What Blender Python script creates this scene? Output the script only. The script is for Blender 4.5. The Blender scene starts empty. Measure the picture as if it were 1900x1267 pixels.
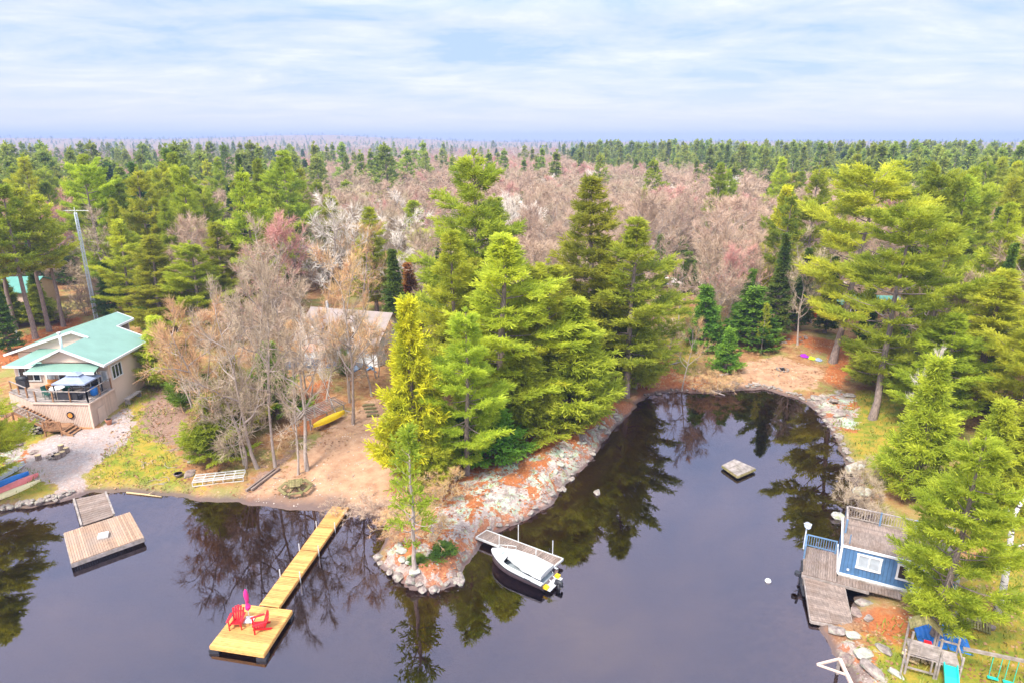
import bpy, math, random
import numpy as np
from mathutils import Vector, Matrix
R = math.radians
SC = bpy.context.scene
COL = SC.collection
# ------------------------------------------------------------------ camera, sky, sun, exposure
CF = 1200.0; CTH = math.atan(371/CF); CH = 25.0
cam_d = bpy.data.cameras.new('camera'); cam = bpy.data.objects.new('camera', cam_d); COL.objects.link(cam)
cam.location = (0, 0, CH); cam.rotation_euler = (math.pi/2-CTH, 0, 0)
cam_d.sensor_width = 36; cam_d.lens = 36*CF/1900; cam_d.clip_end = 20000; cam_d.clip_start = .5
SC.camera = cam
SC.view_settings.view_transform = 'Standard'; SC.view_settings.look = 'None'
SC.view_settings.exposure = 0.68; SC.view_settings.gamma = 1
SC.cycles.max_bounces = 6; SC.cycles.transparent_max_bounces = 8; SC.cycles.volume_bounces = 0
SC.cycles.diffuse_bounces = 3; SC.cycles.glossy_bounces = 3
SUN_EL, SUN_AZ = 52, 215     # soft light from behind and left of the camera
W = bpy.data.worlds.new('World'); SC.world = W; W.use_nodes = True
nt = W.node_tree; N = nt.nodes; L = nt.links
for n in list(N): N.remove(n)
out = N.new('ShaderNodeOutputWorld')
sky = N.new('ShaderNodeTexSky'); sky.sky_type = 'NISHITA'; sky.sun_disc = False
sky.sun_elevation = R(SUN_EL); sky.sun_rotation = R(SUN_AZ); sky.ozone_density = 2.0
b1 = N.new('ShaderNodeBackground'); b1.inputs[1].default_value = .12; L.new(sky.outputs[0], b1.inputs[0])
tc = N.new('ShaderNodeTexCoord'); sep = N.new('ShaderNodeSeparateXYZ'); L.new(tc.outputs['Generated'], sep.inputs[0])
def wm(op, a, b=None, c=None):
    n = N.new('ShaderNodeMath'); n.operation = op
    for i, v in enumerate((a, b, c)):
        if v is None: continue
        if isinstance(v, (int, float)): n.inputs[i].default_value = v
        else: L.new(v, n.inputs[i])
    return n.outputs[0]
zc = wm('ADD', wm('MAXIMUM', sep.outputs[2], 0.0), .10)
cx = wm('DIVIDE', sep.outputs[0], zc); cy = wm('DIVIDE', sep.outputs[1], zc)
cmb = N.new('ShaderNodeCombineXYZ'); L.new(wm('MULTIPLY', cx, .7), cmb.inputs[0]); L.new(cy, cmb.inputs[1])
nz = N.new('ShaderNodeTexNoise'); nz.inputs['Scale'].default_value = 1.25; nz.inputs['Detail'].default_value = 9; nz.inputs['Roughness'].default_value = .64
nz.inputs['Distortion'].default_value = .35
L.new(cmb.outputs[0], nz.inputs['Vector'])
cr = N.new('ShaderNodeValToRGB')
els = cr.color_ramp.elements
els[0].position = .38; els[0].color = (.44, .58, .80, 1)
els[1].position = .62; els[1].color = (.80, .82, .88, 1)
e = els.new(.46); e.color = (.57, .66, .84, 1)
e = els.new(.55); e.color = (.68, .73, .86, 1)
L.new(nz.outputs[0], cr.inputs[0])
# overcast: the cloud deck thickens to lavender grey at the horizon and is brighter overhead
hz = N.new('ShaderNodeValToRGB'); L.new(sep.outputs[2], hz.inputs[0])
hz.color_ramp.elements[0].position = 0; hz.color_ramp.elements[0].color = (1, 1, 1, 1)
hz.color_ramp.elements[1].position = .10; hz.color_ramp.elements[1].color = (0, 0, 0, 1)
mxh = N.new('ShaderNodeMixRGB'); L.new(hz.outputs[0], mxh.inputs[0]); L.new(cr.outputs[0], mxh.inputs[1]); mxh.inputs[2].default_value = (.84, .80, .92, 1)
mp = N.new('ShaderNodeMapRange'); L.new(sep.outputs[2], mp.inputs[0]); mp.inputs[1].default_value = .16; mp.inputs[2].default_value = .5; mp.inputs[3].default_value = .80; mp.inputs[4].default_value = 2.0
b2 = N.new('ShaderNodeBackground'); L.new(mxh.outputs[0], b2.inputs[0]); L.new(mp.outputs[0], b2.inputs[1])
ms = N.new('ShaderNodeMixShader'); ms.inputs[0].default_value = .88
L.new(b1.outputs[0], ms.inputs[1]); L.new(b2.outputs[0], ms.inputs[2]); L.new(ms.outputs[0], out.inputs[0])
sl = bpy.data.lights.new('sun', 'SUN'); sl.energy = 4.4; sl.angle = R(14); sl.color = (1, .95, .86)
so = bpy.data.objects.new('sun', sl); COL.objects.link(so)
# Nishita rotation r: sun stands at azimuth r clockwise from +Y
az = R(SUN_AZ); sd_ = Vector((math.sin(az)*math.cos(R(SUN_EL)), math.cos(az)*math.cos(R(SUN_EL)), math.sin(R(SUN_EL))))
so.rotation_euler = (-sd_).to_track_quat('-Z', 'Y').to_euler(); so.location = (0, 0, 80)

# ------------------------------------------------------------------ camera geometry helpers (a photo pixel to a point on the ground)
_c, _s = math.cos(CTH), math.sin(CTH)
def ray(px, py):
    u = (px-950)/CF; v = (py-633.5)/CF
    return (u, _c-v*_s, -_s-v*_c)
def G(px, py, h=0.0):
    d = ray(px, py); t = (CH-h)/-d[2]; return (d[0]*t, d[1]*t)
def P(x, y, z):
    z -= CH; dep = y*_c-z*_s; v = (-z*_c-y*_s)/dep
    return 950+CF*x/dep, 633.5+CF*v, dep
# ------------------------------------------------------------------ numpy noise
def _hash(ix, iy, s):
    h = (ix.astype(np.int64)*374761393 + iy.astype(np.int64)*668265263 + s*982451653) & 0x7fffffff
    h = ((h ^ (h >> 13))*1274126177) & 0x7fffffff
    return ((h ^ (h >> 16)) & 0xffff)/65535.0
def vnoise(x, y, s=0):
    x = np.asarray(x, float); y = np.asarray(y, float)
    ix = np.floor(x); iy = np.floor(y); fx = x-ix; fy = y-iy
    fx = fx*fx*(3-2*fx); fy = fy*fy*(3-2*fy)
    a = _hash(ix, iy, s); b = _hash(ix+1, iy, s); c = _hash(ix, iy+1, s); d = _hash(ix+1, iy+1, s)
    return (a*(1-fx)+b*fx)*(1-fy)+(c*(1-fx)+d*fx)*fy
def fbm(x, y, o=4, s=0):
    t = 0; a = .5; f = 1
    for i in range(o):
        t = t+a*vnoise(x*f, y*f, s+i*17); a *= .5; f *= 2.03
    return t/(1-.5**o)      # 0..1
def seg_dist(X, Y, poly, closed=True):
    d = np.full(np.shape(X), 1e18); n = len(poly)
    for i in range(n if closed else n-1):
        ax, ay = poly[i]; bx, by = poly[(i+1) % n]
        dx, dy = bx-ax, by-ay; l2 = dx*dx+dy*dy+1e-12
        t = np.clip(((X-ax)*dx+(Y-ay)*dy)/l2, 0, 1)
        d = np.minimum(d, (X-ax-t*dx)**2+(Y-ay-t*dy)**2)
    return np.sqrt(d)
def inside(X, Y, poly):
    r = np.zeros(np.shape(X), bool); n = len(poly)
    for i in range(n):
        ax, ay = poly[i]; bx, by = poly[(i+1) % n]
        if ay == by: continue
        c = ((ay > Y) != (by > Y)) & (X < (bx-ax)*(Y-ay)/(by-ay)+ax)
        r ^= c
    return r
def sdist(X, Y, poly):      # positive inside
    d = seg_dist(X, Y, poly); return np.where(inside(X, Y, poly), d, -d)
def pix(*pts, h=0.0): return [G(x, y, h) for x, y in pts]
# ------------------------------------------------------------------ the lake outline
SHORE = [(-120, -60), (-120, 34)] + pix((-260, 990), (-100, 965), (0, 948), (60, 940), (120, 930), (165, 914), (215, 913), (262, 914), (300, 920), (345, 922), (365, 930),
    (440, 930), (480, 938), (540, 947), (610, 947), (655, 952), (700, 965), (722, 985), (714, 1012), (692, 1040), (720, 1066), (755, 1088),
    (805, 1099), (845, 1085), (862, 1050), (886, 1022), (893, 1004), (915, 990), (962, 973), (1000, 948), (1022, 937), (1056, 894),
    (1098, 848), (1118, 820), (1143, 793), (1168, 768), (1180, 748), (1200, 736), (1225, 729), (1262, 727), (1320, 731), (1370, 725), (1420, 722),
    (1478, 740), (1508, 757), (1536, 790), (1556, 826), (1568, 858), (1585, 895), (1598, 925), (1612, 960), (1640, 1000), (1650, 1040), (1640, 1075), (1610, 1100), (1578, 1118),
    (1576, 1150), (1520, 1165), (1532, 1190), (1556, 1222), (1574, 1245), (1584, 1275), (1600, 1340)) + [(17, 14), (20, -60)]
BEACH = pix((500, 950), (560, 900), (700, 900), (730, 950))
BCX, BCY = -14.5, 41.5
ROCKL = pix((760, 1070), (830, 990), (930, 940), (1010, 880), (1090, 810), (1150, 775))
def hgt(X, Y):
    X = np.asarray(X, float); Y = np.asarray(Y, float)
    s = -sdist(X, Y, SHORE)
    s = s+(fbm(X*.9, Y*.9, 3, 5)-.5)*.7*np.clip(1-np.abs(s)/3, 0, 1)
    d = np.maximum(s, 0)
    beach = np.exp(-((X-BCX)**2+(Y-BCY)**2)/40.0)
    beach = np.maximum(beach, .75*np.exp(-(((X-25)/9)**2+((Y-61)/3.5)**2)))
    z = .38*(1-np.exp(-d/.5))*(1-.85*beach)+1.25*(1-np.exp(-d/14))+.8*(1-np.exp(-d/60))
    rl = seg_dist(X, Y, ROCKL, False)
    z = z+np.exp(-(rl/3.2)**2)*(.75*(1-np.exp(-d/.7)))
    z = z+1.0*np.exp(-(((X+19)/7)**2+((Y-62)/5)**2))
    z = z+(fbm(X*.16, Y*.16, 3, 2)-.5)*.7*np.clip(d/6, 0, 1)+(fbm(X*1.1, Y*1.1, 3, 9)-.5)*.22*np.clip(d/1.5, 0, 1)
    rk = np.exp(-(rl/2.6)**2)*np.clip(d/.6, 0, 1)
    z = z+rk*(np.abs(fbm(X*.8, Y*.8, 4, 21)-.5)*1.3-.15)
    D = np.sqrt(X*X+Y*Y)
    far = np.clip((D-160)/400, 0, 1)
    z = z+far*(fbm(X/190, Y/190, 3, 31)-.45)*9
    # low ridges at the skyline
    an = np.arctan2(X, Y)
    ridge = np.clip((D-1500)/1500, 0, 1)
    z = z+ridge*(20+27*np.exp(-((an+.30)/.16)**2)+10*np.exp(-((an+.62)/.12)**2)+10*(fbm(an*9+5, D/1400, 3, 77)-.5))*np.clip(1-(D-3300)/1500, 0.25, 1)
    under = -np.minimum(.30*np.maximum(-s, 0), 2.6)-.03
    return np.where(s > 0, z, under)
def hz1(x, y): return float(hgt(np.array([x]), np.array([y]))[0])
def at(px, py, up=0.0):
    """the point of the ground that the photograph shows at this pixel"""
    d = ray(px, py); ts = np.linspace(20, 400, 1200)
    X = d[0]*ts; Y = d[1]*ts; Z = CH+d[2]*ts
    g = np.maximum(hgt(X, Y), 0)
    i = int(np.argmax(Z < g)) if (Z < g).any() else len(ts)-1
    if i == 0: i = 1
    f0 = Z[i-1]-g[i-1]; f1 = Z[i]-g[i]; k = f0/(f0-f1+1e-9)
    t = ts[i-1]+k*(ts[i]-ts[i-1])
    return Vector((d[0]*t, d[1]*t, max(hz1(d[0]*t, d[1]*t), 0.0)+up))
def top_h(p, ty):
    lo, hi = .1, 60
    for _ in range(40):
        m = (lo+hi)/2
        if P(p.x, p.y, p.z+m)[1] > ty: lo = m
        else: hi = m
    return m
# ------------------------------------------------------------------ object helpers
def tag(o, label=None, cat=None, group=None, kind=None):
    if label: o['label'] = label
    if cat: o['category'] = cat
    if group: o['group'] = group
    if kind: o['kind'] = kind
    return o
def thing(name, label, cat, loc=(0, 0, 0), rz=0.0, group=None):
    o = bpy.data.objects.new(name, None); o.empty_display_size = .3; COL.objects.link(o)
    o.location = loc; o.rotation_euler = (0, 0, rz)
    return tag(o, label, cat, group)
def mesh_np(name, V, F, mats, smooth=False, mi=None):
    """V (n,3); F (m,k) array"""
    me = bpy.data.meshes.new(name); V = np.asarray(V, np.float32); F = np.asarray(F, np.int32)
    m, k = F.shape
    me.vertices.add(len(V)); me.vertices.foreach_set('co', V.ravel())
    me.loops.add(m*k); me.loops.foreach_set('vertex_index', F.ravel())
    me.polygons.add(m); me.polygons.foreach_set('loop_start', np.arange(0, m*k, k, dtype=np.int32))
    me.polygons.foreach_set('loop_total', np.full(m, k, np.int32))
    if mi is not None: me.polygons.foreach_set('material_index', np.asarray(mi, np.int32))
    me.polygons.foreach_set('use_smooth', np.full(m, smooth, bool))
    for mt in (mats if isinstance(mats, (list, tuple)) else [mats]): me.materials.append(mt)
    me.update(calc_edges=True)
    return me
def link(name, me, parent=None):
    o = bpy.data.objects.new(name, me); COL.objects.link(o)
    if parent is not None: o.parent = parent
    return o
class MB:
    def __init__(s): s.v = []; s.f = []
    def add(s, vs, fs):
        b = len(s.v); s.v += [tuple(v) for v in vs]; s.f += [tuple(i+b for i in f) for f in fs]; return s
    def box(s, cx, cy, cz, sx, sy, sz, rz=0.0, rx=0.0, ry=0.0):
        m = Matrix.Rotation(rz, 3, 'Z') @ Matrix.Rotation(ry, 3, 'Y') @ Matrix.Rotation(rx, 3, 'X'); c = Vector((cx, cy, cz))
        vs = [c+m @ Vector((x*sx/2, y*sy/2, z*sz/2)) for x, y, z in ((-1,-1,-1),(1,-1,-1),(1,1,-1),(-1,1,-1),(-1,-1,1),(1,-1,1),(1,1,1),(-1,1,1))]
        return s.add(vs, [(0,3,2,1),(4,5,6,7),(0,1,5,4),(1,2,6,5),(2,3,7,6),(3,0,4,7)])
    def beam(s, p0, p1, w, h=None, up=(0, 0, 1)):
        h = h or w; p0 = Vector(p0); p1 = Vector(p1); d = (p1-p0).normalized(); u = Vector(up)
        if abs(d.dot(u)) > .97: u = Vector((1, 0, 0))
        a = d.cross(u).normalized()*w/2; b = a.cross(d).normalized()*h/2
        vs = [p0-a-b, p0+a-b, p0+a+b, p0-a+b, p1-a-b, p1+a-b, p1+a+b, p1-a+b]
        return s.add(vs, [(0,3,2,1),(4,5,6,7),(0,1,5,4),(1,2,6,5),(2,3,7,6),(3,0,4,7)])
    def tube(s, pts, rad, n=8, cap=True):
        pts = [Vector(p) for p in pts]
        if not isinstance(rad, (list, tuple)): rad = [rad]*len(pts)
        rings = []; a = None
        for i, p in enumerate(pts):
            d = (pts[min(i+1, len(pts)-1)]-pts[max(i-1, 0)]).normalized()
            if a is None: a = d.orthogonal().normalized()
            a = (a-d*a.dot(d)).normalized(); b = d.cross(a)
            rings.append([p+(a*math.cos(2*math.pi*k/n)+b*math.sin(2*math.pi*k/n))*rad[i] for k in range(n)])
        vs = [v for r in rings for v in r]; fs = []
        for i in range(len(pts)-1):
            for k in range(n): fs.append((i*n+k, i*n+(k+1) % n, (i+1)*n+(k+1) % n, (i+1)*n+k))
        if cap: fs += [tuple(range(n-1, -1, -1)), tuple((len(pts)-1)*n+k for k in range(n))]
        return s.add(vs, fs)
    def slab(s, pts, t, d=(0, 0, -1)):
        """polygon pts extruded by t along d"""
        n = len(pts); dv = Vector(d)*t; vs = [Vector(p) for p in pts]; vs = vs+[v+dv for v in vs]
        return s.add(vs, [tuple(range(n)), tuple(range(2*n-1, n-1, -1))]+[(i, n+i, n+(i+1) % n, (i+1) % n) for i in range(n)])
    def planks(s, p, ex, ey, wid, th, nb, rows=1, gap=.012, jig=0.0, rnd=None):
        """boards laid across ex, each running along ey; p is the top corner"""
        p = Vector(p); ex = Vector(ex); ey = Vector(ey); nv = ex.cross(ey).normalized()*th
        if nv.z > 0: nv = -nv
        r = rnd or random
        for i in range(nb):
            for j in range(rows):
                g = gap/ex.length/2; a = i/nb+g; b = (i+1)/nb-g
                c = j/rows+.002; e = (j+1)/rows-.002
                o = Vector((0, 0, r.uniform(-jig, jig))); j0 = r.uniform(-jig, jig)*.5; 
                q = [p+ex*a+ey*(c+j0)+o, p+ex*b+ey*(c+j0)+o, p+ex*b+ey*(e+j0)+o, p+ex*a+ey*(e+j0)+o]
                s.add(q+[v+nv for v in q], [(0,1,2,3),(7,6,5,4),(0,4,5,1),(1,5,6,2),(2,6,7,3),(3,7,4,0)])
        return s
    def build(s, name, mat, parent=None, smooth=False, label=None, bevel=0):
        me = bpy.data.meshes.new(name); me.from_pydata(s.v, [], s.f); me.materials.append(mat)
        if smooth: me.polygons.foreach_set('use_smooth', [True]*len(me.polygons))
        me.update(); o = link(name, me, parent)
        if bevel:
            m = o.modifiers.new('bevel', 'BEVEL'); m.width = bevel; m.segments = 2; m.limit_method = 'ANGLE'
        if label: o['label'] = label
        return o
def dup_tree(o, parent=None):
    c = o.copy(); COL.objects.link(c); c.parent = parent
    for ch in list(o.children): dup_tree(ch, c)
    return c
# ------------------------------------------------------------------ materials
def newmat(name, rough=.8, spec=.3):
    m = bpy.data.materials.new(name); m.use_nodes = True; b = m.node_tree.nodes['Principled BSDF']
    b.inputs['Roughness'].default_value = rough; b.inputs['Specular IOR Level'].default_value = spec
    return m, m.node_tree.nodes, m.node_tree.links, b
def mat_plain(name, col, rough=.7, spec=.3, var=.12, scale=6, metal=0, bump=0, island=0.0, stretch=None, dirt=None, dirt_scale=1.2, dirt_amt=.5):
    """colour with noise variation, per-piece variation and optional dirt patches"""
    m, N, L, b = newmat(name, rough, spec); b.inputs['Metallic'].default_value = metal
    tc = N.new('ShaderNodeTexCoord'); mp = N.new('ShaderNodeMapping'); L.new(tc.outputs['Object'], mp.inputs[0])
    if stretch: mp.inputs['Scale'].default_value = stretch
    n = N.new('ShaderNodeTexNoise'); n.inputs['Scale'].default_value = scale; n.inputs['Detail'].default_value = 5; L.new(mp.outputs[0], n.inputs[0])
    r = N.new('ShaderNodeMapRange'); L.new(n.outputs[0], r.inputs[0]); r.inputs[1].default_value = .25; r.inputs[2].default_value = .75; r.inputs[3].default_value = 1-var*2; r.inputs[4].default_value = 1+var*2
    fac = r.outputs[0]
    if island:
        g = N.new('ShaderNodeNewGeometry'); q = N.new('ShaderNodeMapRange'); L.new(g.outputs['Random Per Island'], q.inputs[0]); q.inputs[3].default_value = 1-island; q.inputs[4].default_value = 1+island
        mu = N.new('ShaderNodeMath'); mu.operation = 'MULTIPLY'; L.new(fac, mu.inputs[0]); L.new(q.outputs[0], mu.inputs[1]); fac = mu.outputs[0]
    v = N.new('ShaderNodeVectorMath'); v.operation = 'SCALE'; v.inputs[0].default_value = col[:3]; L.new(fac, v.inputs['Scale'])
    c = v.outputs[0]
    if dirt:
        n2 = N.new('ShaderNodeTexNoise'); n2.inputs['Scale'].default_value = dirt_scale; n2.inputs['Detail'].default_value = 6; L.new(tc.outputs['Object'], n2.inputs[0])
        r2 = N.new('ShaderNodeMapRange'); L.new(n2.outputs[0], r2.inputs[0]); r2.inputs[1].default_value = .45; r2.inputs[2].default_value = .68; r2.inputs[4].default_value = dirt_amt
        mx = N.new('ShaderNodeMixRGB'); L.new(r2.outputs[0], mx.inputs[0]); L.new(c, mx.inputs[1]); mx.inputs[2].default_value = (*dirt, 1); c = mx.outputs[0]
    L.new(c, b.inputs['Base Color'])
    if bump:
        bp = N.new('ShaderNodeBump'); bp.inputs['Strength'].default_value = bump; bp.inputs['Distance'].default_value = .03; L.new(n.outputs[0], bp.inputs['Height']); L.new(bp.outputs[0], b.inputs['Normal'])
    return m
def mat_leaf(name, col, col2, var=.25, trans=.35, hue=.02, tipcol=None):
    """foliage: colour varies leaf clump by leaf clump and tree by tree"""
    m, N, L, b = newmat(name, .65, .15)
    g = N.new('ShaderNodeNewGeometry'); oi = N.new('ShaderNodeObjectInfo'); tc = N.new('ShaderNodeTexCoord')
    n = N.new('ShaderNodeTexNoise'); n.inputs['Scale'].default_value = .55; n.inputs['Detail'].default_value = 3; L.new(tc.outputs['Object'], n.inputs[0])
    r = N.new('ShaderNodeMapRange'); L.new(n.outputs[0], r.inputs[0]); r.inputs[1].default_value = .35; r.inputs[2].default_value = .65
    ad = N.new('ShaderNodeMath'); ad.operation = 'MULTIPLY_ADD'; L.new(g.outputs['Random Per Island'], ad.inputs[0]); ad.inputs[1].default_value = .5; ad.inputs[2].default_value = -.25
    a2 = N.new('ShaderNodeMath'); a2.operation = 'ADD'; a2.use_clamp = True; L.new(ad.outputs[0], a2.inputs[0]); L.new(r.outputs[0], a2.inputs[1])
    mx = N.new('ShaderNodeMixRGB'); L.new(a2.outputs[0], mx.inputs[0]); mx.inputs[1].default_value = (*col, 1); mx.inputs[2].default_value = (*col2, 1)
    hs = N.new('ShaderNodeHueSaturation'); L.new(mx.outputs[0], hs.inputs['Color'])
    h = N.new('ShaderNodeMapRange'); L.new(oi.outputs['Random'], h.inputs[0]); h.inputs[3].default_value = .5-hue*1.3; h.inputs[4].default_value = .5+hue*.5; L.new(h.outputs[0], hs.inputs['Hue'])
    mu = N.new('ShaderNodeMath'); mu.operation = 'MULTIPLY'; L.new(oi.outputs['Random'], mu.inputs[0]); mu.inputs[1].default_value = 7.31
    fr = N.new('ShaderNodeMath'); fr.operation = 'FRACT'; L.new(mu.outputs[0], fr.inputs[0])
    v = N.new('ShaderNodeMapRange'); L.new(fr.outputs[0], v.inputs[0]); v.inputs[3].default_value = 1-var; v.inputs[4].default_value = 1+var; L.new(v.outputs[0], hs.inputs['Value'])
    L.new(hs.outputs[0], b.inputs['Base Color'])
    if trans:
        t = N.new('ShaderNodeBsdfTranslucent'); L.new(hs.outputs[0], t.inputs[0]); ms = N.new('ShaderNodeMixShader'); ms.inputs[0].default_value = trans
        L.new(b.outputs[0], ms.inputs[1]); L.new(t.outputs[0], ms.inputs[2]); L.new(ms.outputs[0], N['Material Output'].inputs[0])
    return m
M = {}
M['pine'] = mat_leaf('pine_needles', (.29, .365, .03), (.58, .63, .055), trans=.52)
M['pine_mid'] = mat_leaf('pine_needles_mid', (.25, .32, .03), (.50, .54, .05), trans=.48)
M['pine_far'] = mat_leaf('pine_needles_far', (.20, .28, .05), (.42, .48, .085), trans=.42)
M['pine_gold'] = mat_leaf('golden_needles', (.40, .42, .02), (.76, .69, .03), .05, .35, .005)
M['spruce'] = mat_leaf('spruce_needles', (.07, .14, .025), (.16, .25, .03))
M['fir'] = mat_leaf('fir_needles', (.08, .20, .02), (.22, .38, .035))
M['rust'] = mat_leaf('rusty_cedar', (.34, .20, .03), (.48, .17, .04), .1)
M['bark'] = mat_plain('bark', (.24, .18, .155), .95, .1, .25, 5, bump=.5, stretch=(3, 3, .6))
M['bark_grey'] = mat_plain('grey_bark', (.36, .29, .245), .95, .1, .2, 5, bump=.4, stretch=(3, 3, .6))
def mat_twig(name, c, c2):
    m = mat_leaf(name, c, c2, .12, 0, .008); return m
M['twig_grey'] = mat_twig('grey_twigs', (.38, .29, .19), (.53, .41, .28))
M['twig_pink'] = mat_twig('pink_twigs', (.42, .28, .195), (.56, .41, .285))
M['twig_red'] = mat_twig('red_budding_twigs', (.52, .26, .21), (.60, .34, .27))
M['twig_gold'] = mat_twig('golden_twigs', (.58, .40, .17), (.60, .34, .18))
M['twig_white'] = mat_twig('white_twigs', (.72, .62, .52), (.80, .72, .63))
def mat_birch():
    m, N, L, b = newmat('birch_bark', .8, .2); tc = N.new('ShaderNodeTexCoord'); mp = N.new('ShaderNodeMapping'); mp.inputs['Scale'].default_value = (2, 2, 9); L.new(tc.outputs['Object'], mp.inputs[0])
    n = N.new('ShaderNodeTexNoise'); n.inputs['Scale'].default_value = 1.0; n.inputs['Detail'].default_value = 4; L.new(mp.outputs[0], n.inputs[0])
    r = N.new('ShaderNodeValToRGB'); L.new(n.outputs[0], r.inputs[0]); e = r.color_ramp.elements; e[0].position = .40; e[0].color = (.05, .04, .04, 1); e[1].position = .47; e[1].color = (.62, .58, .55, 1)
    L.new(r.outputs[0], b.inputs['Base Color']); return m
M['birch'] = mat_birch()
M['deckwood'] = mat_plain('new_yellow_decking', (.54, .285, .085), .7, .3, .2, 3, island=.24, stretch=(1, 8, 8))
M['oldwood'] = mat_plain('weathered_decking', (.24, .18, .15), .85, .2, .2, 3, island=.2, stretch=(6, 1, 6), dirt=(.16, .10, .07))
M['oldwood2'] = mat_plain('weathered_orange_decking', (.36, .23, .155), .85, .2, .2, 3, island=.2, stretch=(6, 1, 6), dirt=(.27, .23, .20), dirt_scale=.5)
M['greywood'] = mat_plain('grey_weathered_timber', (.31, .26, .235), .9, .2, .2, 4, island=.22, dirt=(.16, .13, .09))
M['brownwood'] = mat_plain('brown_stained_timber', (.30, .155, .08), .8, .25, .2, 4, island=.15)
M['mosswood'] = mat_plain('mossy_timber', (.21, .17, .08), .95, .1, .25, 5, island=.25, dirt=(.12, .14, .03))
M['tan'] = mat_plain('tan_siding', (.62, .46, .37), .75, .25, .04, 2, island=.1, dirt=(.52, .38, .29), dirt_scale=.6, dirt_amt=.35)
M['stucco'] = mat_plain('tan_stucco', (.68, .52, .42), .9, .2, .05, 20, bump=.2, dirt=(.58, .43, .34), dirt_scale=.5, dirt_amt=.3)
M['white'] = mat_plain('white_trim', (.66, .65, .64), .6, .3, .04)
M['whitewall'] = mat_plain('white_wall', (.66, .66, .66), .7, .3, .05, 3)
def mat_roof(name, col, ang=0.0, sc=2.4, rough=.45):
    """standing seam or shingle courses as fine colour and height lines along the roof"""
    m, N, L, b = newmat(name, rough, .35); tc = N.new('ShaderNodeTexCoord'); w = N.new('ShaderNodeTexWave'); w.inputs['Scale'].default_value = sc; w.bands_direction = 'Y' if not ang else 'X'; w.inputs['Distortion'].default_value = 0
    L.new(tc.outputs['Object'], w.inputs[0]); n = N.new('ShaderNodeTexNoise'); n.inputs['Scale'].default_value = .9; n.inputs['Detail'].default_value = 6; L.new(tc.outputs['Object'], n.inputs[0])
    r = N.new('ShaderNodeMapRange'); L.new(n.outputs[0], r.inputs[0]); r.inputs[3].default_value = .78; r.inputs[4].default_value = 1.22
    p = N.new('ShaderNodeMath'); p.operation = 'POWER'; L.new(w.outputs['Fac'], p.inputs[0]); p.inputs[1].default_value = 12
    q = N.new('ShaderNodeMapRange'); L.new(p.outputs[0], q.inputs[0]); q.inputs[3].default_value = 1; q.inputs[4].default_value = .72
    mu = N.new('ShaderNodeMath'); mu.operation = 'MULTIPLY'; L.new(r.outputs[0], mu.inputs[0]); L.new(q.outputs[0], mu.inputs[1])
    v = N.new('ShaderNodeVectorMath'); v.operation = 'SCALE'; v.inputs[0].default_value = col; L.new(mu.outputs[0], v.inputs['Scale']); L.new(v.outputs[0], b.inputs['Base Color'])
    bp = N.new('ShaderNodeBump'); bp.inputs['Strength'].default_value = .6; bp.inputs['Distance'].default_value = .03; L.new(p.outputs[0], bp.inputs['Height']); L.new(bp.outputs[0], b.inputs['Normal']); return m
M['greenroof'] = mat_roof('green_metal_roof', (.19, .32, .255))
M['greenroofx'] = mat_roof('green_metal_roof_front', (.18, .31, .245), 1)
M['tealroof'] = mat_roof('teal_metal_roof', (.10, .29, .23))
M['shingle'] = mat_plain('brown_shingles', (.30, .24, .22), .95, .1, .15, 30, bump=.4, dirt=(.20, .17, .10))
M['greyroof'] = mat_plain('grey_roof', (.36, .38, .42), .8, .2, .1, 4)
M['glass'] = mat_plain('dark_glass', (.02, .025, .03), .04, .8, .1, 1)
M['curtain'] = mat_plain('window_blind', (.36, .40, .43), .3, .5, .1, 3)
M['blue'] = mat_plain('blue_siding', (.07, .155, .29), .6, .3, .08, 3, island=.1)
M['bluetrim'] = mat_plain('blue_trim', (.12, .20, .31), .6, .3, .1, 3)
M['red'] = mat_plain('red_plastic', (.62, .012, .02), .45, .4, .08, 4)
M['pink'] = mat_plain('pink_fabric', (.62, .03, .20), .8, .2, .1, 8)
M['peach'] = mat_plain('faded_peach_fabric', (.78, .42, .30), .85, .2, .08, 3)
M['alu'] = mat_plain('aluminium', (.60, .59, .57), .45, .5, .08, 5, metal=.2)
M['galv'] = mat_plain('galvanised_steel', (.70, .74, .82), .5, .5, .1, 5, metal=0)
M['gelcoat'] = mat_plain('white_gelcoat', (.50, .50, .50), .3, .5, .04, 3)
M['cover'] = mat_plain('white_canvas', (.42, .42, .41), .85, .2, .06, 4, bump=.3, dirt=(.62, .62, .60))
M['hull'] = mat_plain('brown_grey_hull', (.17, .12, .12), .3, .5, .1, 2)
M['yellow'] = mat_plain('yellow_plastic', (.80, .52, .01), .45, .4, .06, 3)
M['bluep'] = mat_plain('blue_plastic', (.015, .19, .62), .45, .4, .08, 3)
M['redp'] = mat_plain('faded_red_plastic', (.72, .20, .19), .5, .3, .08, 3)
M['cream'] = mat_plain('cream_plastic', (.76, .64, .36), .5, .3, .06, 3)
M['teal'] = mat_plain('teal_plastic', (.01, .52, .38), .35, .4, .06, 3)
M['black'] = mat_plain('black_metal', (.03, .03, .035), .5, .4, .1, 4)
M['gazebo'] = mat_plain('blue_grey_fabric', (.27, .31, .42), .85, .2, .08, 3)
M['orange'] = mat_plain('orange_wood', (.62, .24, .04), .6, .3, .1, 4, island=.1)
M['purple'] = mat_plain('purple_fabric', (.28, .02, .42), .8, .2, .1, 4)
M['lime'] = mat_plain('lime_fabric', (.42, .62, .02), .8, .2, .1, 4)
M['char'] = mat_plain('charred_wood', (.025, .02, .02), .95, .1, .2, 9)
M['cutlog'] = mat_plain('cut_log_ends', (.52, .38, .20), .85, .2, .12, 9)
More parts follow.
